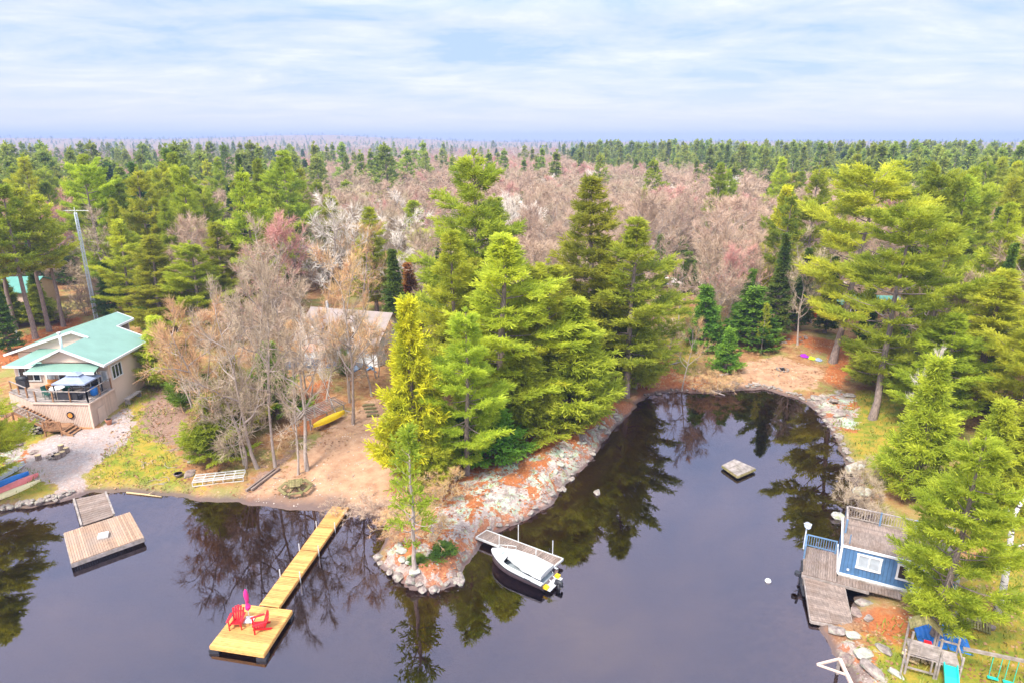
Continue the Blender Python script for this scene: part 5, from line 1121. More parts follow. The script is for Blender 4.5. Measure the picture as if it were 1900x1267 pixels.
for (y0, z0), (y1, z1) in zip(pr[:-1], pr[1:]):
    g.slab([(xs-.27, y0, z0), (xs+.27, y0, z0), (xs+.27, y1, z1), (xs-.27, y1, z1)], .05)
    for s_ in (-.30, .30): g.slab([(xs+s_-.03, y0, z0+.14), (xs+s_+.03, y0, z0+.14), (xs+s_+.03, y1, z1+.14), (xs+s_-.03, y1, z1+.14)], .2)
part(g, 'slide', 'teal', pt)
g = MB(); g.box(.25, .1, 1.55, .35, .3, .4); part(g, 'cushion', 'red', pt)
g = MB(); ex_ = 3.2; g.beam((Wp/2+1.15, 0, 2.0), (Wp/2+1.15+ex_, .3, 2.0), .13, .16); g.beam((Wp/2+ex_+1.1, .3, 2.0), (Wp/2+ex_+1.3, -.8, -.1), .09); g.beam((Wp/2+ex_+1.1, .3, 2.0), (Wp/2+ex_+1.3, 1.4, -.1), .09); part(g, 'swing_beam', 'greywood', pt)
for x in (2.6, 3.3):
    g = MB(); g.beam((Wp/2+x, .2, 1.9), (Wp/2+x, .2, .5), .03); g.beam((Wp/2+x+.4, .2, 1.9), (Wp/2+x+.4, .2, .5), .03); sw = part(g, 'swing', 'teal', pt); g = MB(); g.box(Wp/2+x+.2, .2, .48, .5, .18, .05); part(g, 'seat', 'teal', sw)
for k in range(14):
    p2 = at(1682+rr.uniform(0, 40), 1237+rr.uniform(0, 16)); 
lp = at(1700, 1225); g = MB()
for k in range(26):
    a = rr.uniform(0, 3.1); x = lp.x+rr.uniform(-.5, .5); y = lp.y+rr.uniform(-.3, .3); z = lp.z+.1+rr.uniform(0, .35); g.tube([(x-.2*math.cos(a), y-.2*math.sin(a), z), (x+.2*math.cos(a), y+.2*math.sin(a), z+rr.uniform(-.05, .05))], .07, 7)
tag(g.build('firewood_pile', M['cutlog']), 'heap of split firewood under the play tower', 'firewood')
p = at(1745, 1182); t = thing('boat_cover', 'bright blue ribbed plastic cover lying behind the play tower', 'cover', p, R(-20)); g = MB(); secs = []
for i in range(23):
    f = i/22; x = -1.15+2.3*f; wv = .85*(1-.28*abs(2*f-1)**3); hh = .34+.035*(i % 2); hh *= 1-.5*abs(2*f-1)**4
    secs.append([(x, -wv, .02), (x, -wv*.82, hh*.8), (x, 0, hh), (x, wv*.82, hh*.8), (x, wv, .02)])
g.add([v for s_ in secs for v in s_], [(i*5+k, (i+1)*5+k, (i+1)*5+k+1, i*5+k+1) for i in range(22) for k in range(4)]+[(0, 1, 2, 3, 4), tuple(22*5+k for k in (4, 3, 2, 1, 0))]); part(g, 'shell', 'bluep', t, smooth=False)
g = MB(); g.beam((-1.18, -.9, .04), (1.18, -.9, .04), .06); g.beam((-1.18, .9, .04), (1.18, .9, .04), .06); part(g, 'rim', 'bluep', t)
# pale timber jetty frame at the bottom
a0 = G(1558, 1222, .9); a1 = G(1590, 1290, .9); a2 = G(1516, 1232, .7)
t = thing('boat_hoist', 'pale timber hoist frame sticking out over the water at the bottom right', 'hoist', (*a0, .9)); o_ = Vector((*a0, .9)); g = MB(); g.beam((0, 0, 0), Vector((*a1, .9))-o_, .16, .12); part(g, 'beam', 'tan', t); g = MB(); g.beam((0, 0, .02), Vector((*a2, .7))-o_, .09); g.beam(Vector((*a2, .7))-o_, (Vector((*a1, .9))-o_)*.45, .08); part(g, 'arm', 'tan', t)
g = MB(); g.beam((0, 0, -1.3), (0, 0, -.07), .12); q_ = (Vector((*a1, .9))-o_)*.9; g.beam((q_.x, q_.y, -1.0), (q_.x, q_.y, -.07), .12); part(g, 'post', 'greywood', t)

# ================================================================== docks and things on the water
# yellow dock
A0 = Vector((*G(617, 938, .35), .35)); A1 = Vector((*G(647, 940, .35), .35)); A2 = Vector((*G(516, 1127, .35), .35)); A3 = Vector((*G(481, 1122, .35), .35))
t = thing('dock', 'long new yellow plank dock running out from the beach', 'dock', A0); rel = lambda v: Vector(v)-A0; g = MB(); nS = 4; k = 0
for s_ in range(nS):
    for i in range(18):
        a = (s_+.012+(i+.05)/18*.976)/nS; b_ = (s_+.012+(i+.95)/18*.976)/nS
        g.slab([rel(A0.lerp(A3, a)), rel(A1.lerp(A2, a)), rel(A1.lerp(A2, b_)), rel(A0.lerp(A3, b_))], .04)
part(g, 'deck_board', 'deckwood', t); g = MB(); dn = Vector((0, 0, -.11)); g.beam(rel(A0)+dn, rel(A3)+dn, .05, .13); g.beam(rel(A1)+dn, rel(A2)+dn, .05, .13); part(g, 'side_frame', 'deckwood', t)
for s_ in range(1, 4):
    for (p0, p1, sg) in ((A0, A3, -1), (A1, A2, 1)):
        q = rel(p0.lerp(p1, s_/4)); dv = (A1-A0).normalized()*sg*.06; g = MB(); g.beam(q+dv-Vector((0, 0, 1.2)), q+dv+Vector((0, 0, .42)), .05); pp = part(g, 'post', 'alu', t)
Q = [Vector((*G(x, y, .42), .42)) for x, y in ((449, 1120), (542, 1131), (489, 1213), (389, 1197))]
t = thing('swim_platform', 'square yellow plank platform at the end of the long dock', 'dock', Q[3]); rel2 = lambda v: Vector(v)-Q[3]; g = MB(); n = 24
for i in range(n):
    a = (i+.04)/n; b_ = (i+.96)/n; g.slab([rel2(Q[0].lerp(Q[3], a)), rel2(Q[1].lerp(Q[2], a)), rel2(Q[1].lerp(Q[2], b_)), rel2(Q[0].lerp(Q[3], b_))], .04)
part(g, 'deck_board', 'deckwood', t); g = MB(); dn = Vector((0, 0, -.13))
for i in range(4): g.beam(rel2(Q[i])+dn, rel2(Q[(i+1) % 4])+dn, .05, .18)
part(g, 'side_frame', 'deckwood', t); g = MB()
for i in range(4): cc = rel2(Q[i]).lerp((rel2(Q[0])+rel2(Q[2]))/2, .12); g.beam(cc+Vector((0, 0, -.5)), cc+Vector((0, 0, -.24)), .5)
part(g, 'float', 'black', t)
def adirondack(px, py, rz, lab):
    t = thing('adirondack_chair', lab, 'chair', (*G(px, py, .43), .43), rz, 'red chairs on the swim platform')     # faces local -Y
    g = MB()
    for k in range(5): g.box(0, -.28+k*.115, .36-k*.035, .52, .10, .025, 0, -.28)
    part(g, 'seat', 'red', t); g = MB()
    for k in range(5):
        x = (k-2)*.11; hh = .80-.045*abs(k-2)**1.6; b0 = Vector((x, .20, .20)); b1 = Vector((x*1.22, .20+.36*hh, .20+hh*.93)); g.beam(b0, b1, .10, .025, up=(0, 1, .3))
    g.beam((-.28, .40, .62), (.28, .40, .62), .04, .06); part(g, 'backrest', 'red', t)
    for s_ in (-1, 1): g = MB(); g.box(s_*.34, -.06, .58, .13, .72, .03); g.beam((s_*.31, -.33, 0), (s_*.31, -.33, .56), .08, .035); part(g, 'armrest', 'red', t)
    for s_ in (-1, 1): g = MB(); g.beam((s_*.27, -.38, .32), (s_*.27, .52, .02), .03, .12); part(g, 'leg', 'red', t)
    return t
adirondack(441, 1160, R(5), 'red Adirondack chair facing the camera left of the pink umbrella'); adirondack(484, 1166, R(-62), 'red Adirondack chair turned sideways right of the pink umbrella')
t = thing('umbrella', 'closed pink umbrella standing in a white square base on the platform', 'umbrella', (*G(463, 1150, .43), .43)); g = MB(); g.beam((0, 0, 0.05), (0, 0, 1.95), .035); part(g, 'pole', 'alu', t)
g = MB(); g.tube([(0, 0, .65), (.0, 0, .75), (.03, 0, .9), (0, 0, 1.0), (-.01, 0, 1.12), (.02, 0, 1.3), (0, 0, 1.6), (0, 0, 1.85), (0, 0, 1.98)], [.05, .13, .15, .10, .06, .10, .13, .09, .02], 9); part(g, 'canopy', 'pink', t, smooth=False); g = MB(); g.box(0, 0, .035, .5, .5, .07); part(g, 'base', 'whitewall', t, bevel=.01)
# silver dock with boat
S0, S1, S2, S3 = [Vector((*G(x, y, .45), .45)) for x, y in ((903, 983), (1045, 1036), (1026, 1052), (883, 996))]
t = thing('dock', 'aluminium framed dock with weathered boards moored beside the white boat', 'dock', S0); rel3 = lambda v: Vector(v)-S0; g = MB(); n = 34
for i in range(n):
    a = (i+.06)/n; b_ = (i+.94)/n; g.slab([rel3(S0.lerp(S1, a)), rel3(S0.lerp(S1, b_)), rel3(S3.lerp(S2, b_)), rel3(S3.lerp(S2, a))], .035)
part(g, 'deck_board', 'oldwood', t); g = MB(); dn = Vector((0, 0, -.04))
for a, b_ in ((S0, S1), (S1, S2), (S2, S3), (S3, S0)): g.beam(rel3(a)+dn, rel3(b_)+dn, .07, .13)
part(g, 'frame', 'alu', t)
for f, sd in ((.33, 1), (.42, 0), (.86, 0), (.80, 1)):
    q = rel3((S0 if sd == 0 else S3).lerp(S1 if sd == 0 else S2, f)); ov = (S0-S3).normalized()*(.08 if sd == 0 else -.08); g = MB(); g.beam(q+ov-Vector((0, 0, 1.1)), q+ov+Vector((0, 0, .95 if f != .42 else 1.2)), .055); part(g, 'post', 'alu', t)
def motorboat():
    bow = Vector((*G(914, 1024, .55), 0)); stl = Vector((*G(1005, 1093, .3), 0)); strr = Vector((*G(1036, 1062, .3), 0)); st_ = (stl+strr)/2; ax = (st_-bow); Ln = ax.length; rz = math.atan2(ax.y, ax.x); W_ = 1.9
    t = thing('motorboat', 'white motorboat under a white canvas cover moored at the aluminium dock', 'boat', (bow.x, bow.y, 0), rz)   # local +X runs aft
    def hw(f): return W_/2*min(1, math.sin(min(1, f*1.9+.02)*math.pi/2)**.75)*(1-.06*max(0, f-.6))
    def sheer(f): return .78-.24*f
    n = 16; g = MB(); V = []
    for i in range(n+1):
        f = i/n; x = f*Ln; w_ = hw(f); s_ = sheer(f); V += [(x, -w_, s_), (x, -w_*.97, s_-.12), (x+.0, -w_*.80, .08), (x, -w_*.25, -.18+.25*(1-f)**4), (x, w_*.25, -.18+.25*(1-f)**4), (x, w_*.80, .08), (x, w_*.97, s_-.12), (x, w_, s_)]
    g.add(V, [(i*8+k, (i+1)*8+k, (i+1)*8+k+1, i*8+k+1) for i in range(n) for k in range(7)]+[tuple(n*8+k for k in range(8))]); hu = part(g, 'hull', 'hull', t, smooth=True)
    g = MB(); V = []
    for i in range(n+1):
        f = i/n; x = f*Ln-.02; w_ = hw(f)+.035; s_ = sheer(f); wi = max(0, w_-.20); V += [(x, -w_, s_-.1), (x, -w_, s_+.04), (x, -wi, s_+.09), (x, wi, s_+.09), (x, w_, s_+.04), (x, w_, s_-.1)]
    F = []
    for i in range(n):
        for k in (0, 1, 3, 4): F.append((i*6+k, (i+1)*6+k, (i+1)*6+k+1, i*6+k+1))
        if i < n*.30: F.append((i*6+2, (i+1)*6+2, (i+1)*6+3, i*6+3))
    g.add(V, F); part(g, 'deck', 'gelcoat', t, smooth=False)
    g = MB()
    for sg in (-1, 1):
        q = [(f_*Ln, sg*(hw(f_)+.045), sheer(f_)-.06) for f_ in [k/14 for k in range(1, 15)]]
        for u_, v_ in zip(q[:-1], q[1:]): g.beam(u_, v_, .03, .07)
    part(g, 'rub_rail', 'black', t)
    g = MB()
    for sg in (-1, 1):
        q = [((.06+.24*k/6)*Ln, sg*(hw(.06+.24*k/6)-.05), sheer(.1)+.30) for k in range(7)]; g.tube(q, .018, 5)
        for k in (0, 3, 6): g.beam(q[k], (q[k][0], q[k][1], sheer(.1)+.04), .025)
    part(g, 'bow_rail', 'alu', t)
    g = MB(); V = [];
    for i in range(n+1):
        f = .25+.75*i/n; x = f*Ln; w_ = hw(f)-.22; V += [(x, -w_, .32), (x, w_, .32)]
    g.add(V, [(2*i, 2*i+2, 2*i+3, 2*i+1) for i in range(n)]); part(g, 'cockpit_floor', 'curtain', t)
    g = MB(); V = []; m_ = 10
    for i in range(m_+1):
        f = i/m_; x = Ln*(.33+.62*f); w_ = (.42+.34*min(1, f*1.9))*W_/2; zz = sheer(.5)+.50-.22*f; e = .03*math.sin(i*2.1)
        V += [(x, -w_-.01, zz-.26+e), (x, -w_*.97, zz-.02), (x, -w_*.3, zz+.02+e), (x, w_*.3, zz+.02), (x, w_*.97, zz-.02), (x, w_+.01, zz-.26)]
    g.add(V, [(i*6+k, (i+1)*6+k, (i+1)*6+k+1, i*6+k+1) for i in range(m_) for k in range(5)]+[(0, 1, 2, 3, 4, 5), tuple(m_*6+k for k in (5, 4, 3, 2, 1, 0))]); part(g, 'canvas_cover', 'cover', t, smooth=False)
    g = MB(); g.slab([(Ln*.30, -.55, .80), (Ln*.30, .55, .80), (Ln*.345, .5, 1.1), (Ln*.345, -.5, 1.1)], .02, (1, 0, 0)); part(g, 'windshield', 'glass', t)
    g = MB(); g.box(Ln*.15, .0, sheer(.15)+.12, .4, .3, .03, 0); part(g, 'hatch', 'curtain', t)
    g = MB(); g.box(Ln+.22, 0, .22, .45, W_*.75, .05); sp = part(g, 'swim_step', 'gelcoat', t)
    for y in (-.62, .62): g = MB(); g.box(Ln+.12, y, .32, .28, .26, .16); part(g, 'float_block', 'yellow', t)
    g = MB(); g.beam((Ln+.05, -.2, .55), (Ln+.5, -.2, .28), .04); g.beam((Ln+.05, .2, .55), (Ln+.5, .2, .28), .04); part(g, 'ladder', 'alu', t)
    g = MB(); g.tube([(Ln+.3, .05, .15), (Ln+.42, .05, .42), (Ln+.72, .05, .45), (Ln+.8, .05, .2)], [.09, .15, .14, .07], 8); g.beam((Ln+.55, .05, .3), (Ln+.62, .05, -.5), .13); part(g, 'outboard_motor', 'black', t, smooth=True)
    g = MB(); g.beam((Ln*.72, hw(.72)*-1-.045, sheer(.72)-.02), (Ln*.82, hw(.82)*-1-.045, sheer(.82)-.02), .02, .06); part(g, 'registration_stripe', 'black', hu)
motorboat()
# raft
Q = [Vector((*G(x, y, .35), .35)) for x, y in ((1340, 862), (1363, 851), (1402, 868), (1369, 882))]
t = thing('swim_raft', 'small square wooden raft floating alone in the bay', 'raft', Q[0]); rl_ = lambda v: Vector(v)-Q[0]; g = MB(); n = 12
for i in range(n): a = (i+.06)/n; b_ = (i+.94)/n; g.slab([rl_(Q[0].lerp(Q[3], a)), rl_(Q[1].lerp(Q[2], a)), rl_(Q[1].lerp(Q[2], b_)), rl_(Q[0].lerp(Q[3], b_))], .05)
part(g, 'deck_board', 'greywood', t); g = MB(); dn = Vector((0, 0, -.14))
for i in range(4): g.beam(rl_(Q[i])+dn, rl_(Q[(i+1) % 4])+dn, .08, .16)
part(g, 'frame', 'mosswood', t); g = MB()
for i in range(4): c_ = rl_(Q[i]).lerp((rl_(Q[0])+rl_(Q[2]))/2, .25); g.tube([c_+Vector((0, 0, -.5)), c_+Vector((0, 0, -.23))], .22, 8)
part(g, 'float', 'black', t)
# left docks
Q = [Vector((*G(x, y, .5), .5)) for x, y in ((118, 988), (241, 949), (267, 996), (132, 1044))]
t = thing('floating_dock', 'wide weathered floating dock with orange worn boards near the left shore', 'dock', Q[0]); rl_ = lambda v: Vector(v)-Q[0]; g = MB(); n = 30
for i in range(n): a = (i+.05)/n; b_ = (i+.95)/n; g.slab([rl_(Q[0].lerp(Q[1], a)), rl_(Q[0].lerp(Q[1], b_)), rl_(Q[3].lerp(Q[2], b_)), rl_(Q[3].lerp(Q[2], a))], .05)
part(g, 'deck_board', 'oldwood2', t); g = MB(); dn = Vector((0, 0, -.19))
for i in range(4): g.beam(rl_(Q[i])+dn, rl_(Q[(i+1) % 4])+dn, .06, .26)
part(g, 'side_frame', 'greywood', t); c_ = Q[0].lerp(Q[2], .5); b_ = MB(); b_.box(0, 0, .09, .6, .62, .16); bx = b_.build('storage_box', M['alu'], bevel=.02); bx.location = Vector((*G(192, 995, .5), .5)); bx.rotation_euler.z = R(25); tag(bx, 'small white metal box lying on the wide weathered dock', 'box')
b_ = MB(); b_.box(0, 0, .09, .5, .3, .17); 
Q = [Vector((*G(x, y, .45), .45)) for x, y in ((137, 926), (196, 913), (212, 955), (151, 975))]
t = thing('dock', 'dark grey shore ramp of cross boards behind the wide weathered dock', 'dock', Q[0]); rl_ = lambda v: Vector(v)-Q[0]; g = MB(); n = 13
for i in range(n): a = (i+.05)/n; b_ = (i+.95)/n; g.slab([rl_(Q[0].lerp(Q[3], a)), rl_(Q[1].lerp(Q[2], a)), rl_(Q[1].lerp(Q[2], b_)), rl_(Q[0].lerp(Q[3], b_))], .05)
part(g, 'deck_board', 'oldwood', t); g = MB(); g.beam(rl_(Q[0])+Vector((0, 0, .05)), rl_(Q[3])+Vector((0, 0, .05)), .12, .09); g.beam(rl_(Q[1])+Vector((0, 0, .05)), rl_(Q[2])+Vector((0, 0, .05)), .12, .09)
for q in Q: v_ = rl_(q); g.beam(v_+Vector((0, 0, -1.2)), v_+Vector((0, 0, -.07)), .12)
part(g, 'side_rail', 'greywood', t)
# white aluminium frame on the shore
p0 = at(358, 906); p1 = at(452, 893); e_ = p1-p0; e_.z = 0
t = thing('gangway', 'white aluminium gangway frame without boards lying at the waterline', 'gangway', (p0.x, p0.y, max(p0.z, p1.z, .3)+.05), math.atan2(e_.y, e_.x)); Lf = e_.length; g = MB()
for y in (0, .3, .75, 1.15): g.beam((0, y, .35), (Lf, y, .35), .06, .08)
for y in (0, 1.15): g.beam((0, y, .02), (Lf, y, .02), .05, .05)
part(g, 'rail', 'alu', t); g = MB()
for k in range(6): x = Lf*k/5; g.beam((x, -.03, .30), (x, 1.18, .30), .05, .05); g.beam((x, 0, .0), (x, 0, .33), .045); g.beam((x, 1.15, .0), (x, 1.15, .33), .045)
part(g, 'crossbar', 'alu', t)
p0 = at(457, 912); p1 = at(510, 872)
for off, lab in ((0, 'long weathered timber lying on the beach beside the white frame, the left one'), (.35, 'long weathered timber lying on the beach beside the white frame, the right one')): g = MB(); g.beam(Vector((0, 0, .1)), p1-p0+Vector((0, 0, .1)), .16); o_ = g.build('timber', M['oldwood']); o_.location = p0+Vector((off, off*.3, 0)); tag(o_, lab, 'timber', 'timbers on the beach')
# hexagonal picnic table
p = at(549, 912); t = thing('picnic_table', 'mossy hexagonal picnic table on the sand near the dock', 'picnic table', p, .3); g = MB()
hexp = [(.62*math.cos(k*math.pi/3), .62*math.sin(k*math.pi/3)) for k in range(6)]
def clipx(x, R_): h_ = R_*math.sqrt(3)/2; return h_ if abs(x) < R_/2 else max(0, (R_-abs(x))*math.sqrt(3))
for k in range(9): x = -.6+k*.15; h_ = clipx(x, .66); g.box(x, 0, .74, .135, 2*max(h_, .08), .04)
part(g, 'tabletop', 'mosswood', t)
for k in range(6): a = k*math.pi/3+math.pi/6; g = MB(); g.box(1.02*math.cos(a), 1.02*math.sin(a), .44, .26, 1.05, .04, a); part(g, 'seat', 'mosswood', t)
for k in range(3): a = k*math.pi/3; g = MB(); g.beam((-1.05*math.cos(a), -1.05*math.sin(a), .38+.003*k), (1.05*math.cos(a), 1.05*math.sin(a), .38+.003*k), .05, .09); c_, s__ = math.cos(a), math.sin(a); g.beam((.95*c_, .95*s__, 0), (.35*c_, .35*s__, .72), .07); g.beam((-.95*c_, -.95*s__, 0), (-.35*c_, -.35*s__, .72), .07); part(g, 'leg', 'mosswood', t)
# canoe shells
def canoe(name, lab, p, rz, Ln, W_, Hn, mat, inv=True, mat2=None, cat_='canoe', roll=0.0, grp=None):
    t = thing(name, lab, cat_, p, rz, grp); t.rotation_euler = (roll, 0, rz); n = 18; V = []; sg = -1 if inv else 1
    for i in range(n+1):
        f = i/n; x = (f-.5)*Ln; w_ = W_/2*max(.02, math.sin(f*math.pi))**.62; rk = .10*Hn*abs(2*f-1)**3; top = (0 if inv else Hn)+(rk if not inv else -rk*0)
        for k in range(7): a = math.pi*(k/6); V.append((x, -w_*math.cos(a), (Hn*math.sin(a)**.8)*(1-.25*abs(2*f-1)**3) if inv else Hn+rk*2-Hn*math.sin(a)**.8))
    g = MB(); g.add(V, [(i*7+k, (i+1)*7+k, (i+1)*7+k+1, i*7+k+1) for i in range(n) for k in range(6)]); part(g, 'hull', mat, t, smooth=True)
    g = MB(); V = [];
    for s_ in (-1, 1):
        pts_ = [((f/12-.5)*Ln, s_*W_/2*max(.02, math.sin(f/12*math.pi))**.62, 0 if inv else Hn+.2*Hn*abs(2*f/12-1)**3) for f in range(13)]
        for a, b_ in zip(pts_[:-1], pts_[1:]): g.beam(a, b_, .05, .06)
    part(g, 'gunwale', mat2 or mat, t); return t
def lay(px0, py0, px1, py1):
    a = at(px0, py0); b_ = at(px1, py1); return (a+b_)/2, math.atan2(b_.y-a.y, b_.x-a.x), (Vector((b_.x-a.x, b_.y-a.y))).length
c_, rz, Ln = lay(-45, 912, 30, 870); c_.z += .15; canoe('rowing_boat', 'white upturned boat at the left edge beside the blue kayak', c_, rz, 4.6, .95, .42, 'gelcoat', True, 'white', 'boat')
c_, rz, Ln = lay(-38, 920, 46, 882); c_.z += .1; canoe('kayak', 'bright blue upturned kayak between the white boat and the red canoe', c_, rz, 3.6, .7, .33, 'bluep', True, 'bluep', 'kayak')
c_, rz, Ln = lay(-38, 940, 72, 882); c_.z += .12; canoe('canoe', 'red canoe with cream side lying on the grass nearest the water', c_, rz, Ln, .75, .42, 'redp', True, 'cream', 'canoe')
c_, rz, Ln = lay(-30, 942, 75, 892); c_.z += .1; canoe('canoe', 'cream coloured canoe lying against the red canoe', c_, rz, Ln, .55, .3, 'cream', True, 'cream', 'canoe')
# canoe rack with slatted top and yellow canoe
p0 = at(580, 800); p1 = at(640, 770); e_ = Vector((p1.x-p0.x, p1.y-p0.y, 0)); rz = math.atan2(e_.y, e_.x); zb = min(p0.z, p1.z)
t = thing('canoe_rack', 'grey slatted timber rack behind the yellow canoe', 'rack', (p0.x, p0.y, zb), rz); g = MB()
for k in range(8): g.beam((-.3, .35+k*.22, 1.0+k*.04), (4.4, .35+k*.22, 1.0+k*.04), .07, .05)
part(g, 'slat', 'greywood', t); g = MB()
for x in (.1, 2.0, 4.0):
    g.beam((x, .3, 0), (x, .3, .98), .09); g.beam((x, 1.9, 0), (x, 1.9, 1.2), .09); g.beam((x, .25, .92), (x, 2.0, 1.20), .07); g.beam((x, -.5, .45), (x, .35, .45), .07)
part(g, 'frame', 'greywood', t)
cy_ = canoe('canoe', 'bright yellow upturned canoe on the rack above the beach', (p0.x+e_.x*.5+.15, p0.y+e_.y*.5-.35, zb+.52), rz, 3.6, .75, .38, 'yellow', True, 'yellow', 'canoe')
# stone steps
for k in range(4):
    p = at(692-k*3, 771-k*6); g = MB(); g.box(0, 0, .05, 1.1, .32, .16); o_ = g.build('step', M['mosswood'], bevel=.02); o_.location = p+Vector((0, k*.05, .02)); o_.rotation_euler.z = .25; tag(o_, 'timber step in the short flight up from the beach to the cottage', 'step', 'timber steps above the beach')
# fire pits
def stone_mesh(i, seed):
    rg = np.random.default_rng(seed); me = bpy.data.meshes.new('boulder'); import bmesh
    bm = bmesh.new(); bmesh.ops.create_icosphere(bm, subdivisions=3, radius=1); pl = [(Vector(rg.normal(0, 1, 3)).normalized(), rg.uniform(.42, .8)) for _ in range(12)]
    for v in bm.verts:
        for n_, d_ in pl:
            x = v.co.dot(n_)
            if x > d_: v.co -= n_*(x-d_)*.85
        v.co *= 1+.12*(float(vnoise(v.co.x*3+seed, v.co.y*3+v.co.z*2, 3))-.5)*2
    bm.to_mesh(me); bm.free(); return me
STN = [stone_mesh(i, 200+i) for i in range(6)]
for me_ in STN: me_.materials.append(M['rock'])
def stone(p, sx, sy, sz, lab, mt='rock', grp=None, cat_='rock', nm='boulder', sink=.3):
    if max(sx, sy) > 1: sx, sy, sz = sx*.74, sy*.74, sz*.9
    o = link(nm, STN[rr.randrange(6)]); o.location = (p.x, p.y, p.z+sz*(1-2*sink)*.5); o.scale = (sx/2, sy/2, sz/2); o.rotation_euler = (rr.uniform(-.15, .15), rr.uniform(-.15, .15), rr.uniform(0, 6.28))
    if mt != 'rock': o.material_slots[0].link = 'OBJECT'; o.material_slots[0].material = M[mt]
    return tag(o, lab, cat_, grp)
def run(pts, n, s0, s1, lab, grp, mt='rock', jit=6, sink=.3):
    pts = [Vector(p) for p in pts]; Ls = [(b_-a).length for a, b_ in zip(pts[:-1], pts[1:])]; T_ = sum(Ls)
    for i in range(n):
        u = (i+rr.random())/n*T_; k = 0
        while k < len(Ls)-1 and u > Ls[k]: u -= Ls[k]; k += 1
        q = pts[k].lerp(pts[k+1], u/Ls[k]); s_ = rr.uniform(s0, s1); stone(at(q.x+rr.uniform(-jit, jit), q.y+rr.uniform(-jit, jit)*.6), s_*rr.uniform(.8, 1.3), s_*rr.uniform(.7, 1.1), s_*rr.uniform(.5, .8), lab, mt, grp, sink=sink)
run([(-10, 945), (30, 938), (60, 932), (100, 924), (135, 912)], 34, .3, .75, 'pinkish stone in the low shore wall below the canoes', 'shore stones below the canoes')
run([(700, 1035), (722, 1060), (750, 1080), (800, 1092), (842, 1082), (858, 1060)], 15, .35, 1.3, 'pale boulder on the tip of the rocky point', 'boulders on the tip of the point', jit=8)
run([(735, 1010), (750, 1040), (765, 1065)], 5, .6, 1.1, 'lichen green boulder on the tip of the rocky point', 'green boulders on the point', 'rock_lichen', 6)
run([(900, 985), (960, 965), (1005, 938), (1030, 915), (1080, 862), (1120, 812), (1160, 765)], 22, .3, .8, 'pale stone along the edge of the rocky shore', 'stones on the rocky shore', jit=7)
run([(1020, 880), (1070, 830), (1130, 785)], 9, .35, .8, 'lichen covered stone lying on the needle bank', 'lichen stones on the needle bank', 'rock_lichen', 12)
run([(1190, 735), (1270, 722), (1340, 724)], 14, .3, .6, 'brownish stone at the foot of the back beach', 'brown stones at the back beach', 'rock_dark', 5)
run([(1350, 714), (1372, 710)], 5, .6, 1.0, 'pale boulder in the cluster at the middle of the back beach', 'boulder cluster at the back beach', jit=6)
run([(1385, 716), (1420, 716), (1470, 728), (1500, 742)], 26, .35, .7, 'pale stone in the row edging the back beach', 'stone row at the back beach', jit=4)
run([(1520, 762), (1550, 800), (1575, 845), (1595, 880)], 26, .35, .8, 'pinkish stone in the wall edging the right lawn', 'stone wall along the right lawn', jit=5)
run([(1480, 635), (1500, 625), (1440, 640)], 8, .3, .7, 'brown stone at the back of the beach clearing', 'stones behind the back beach', 'rock_dark', 6)
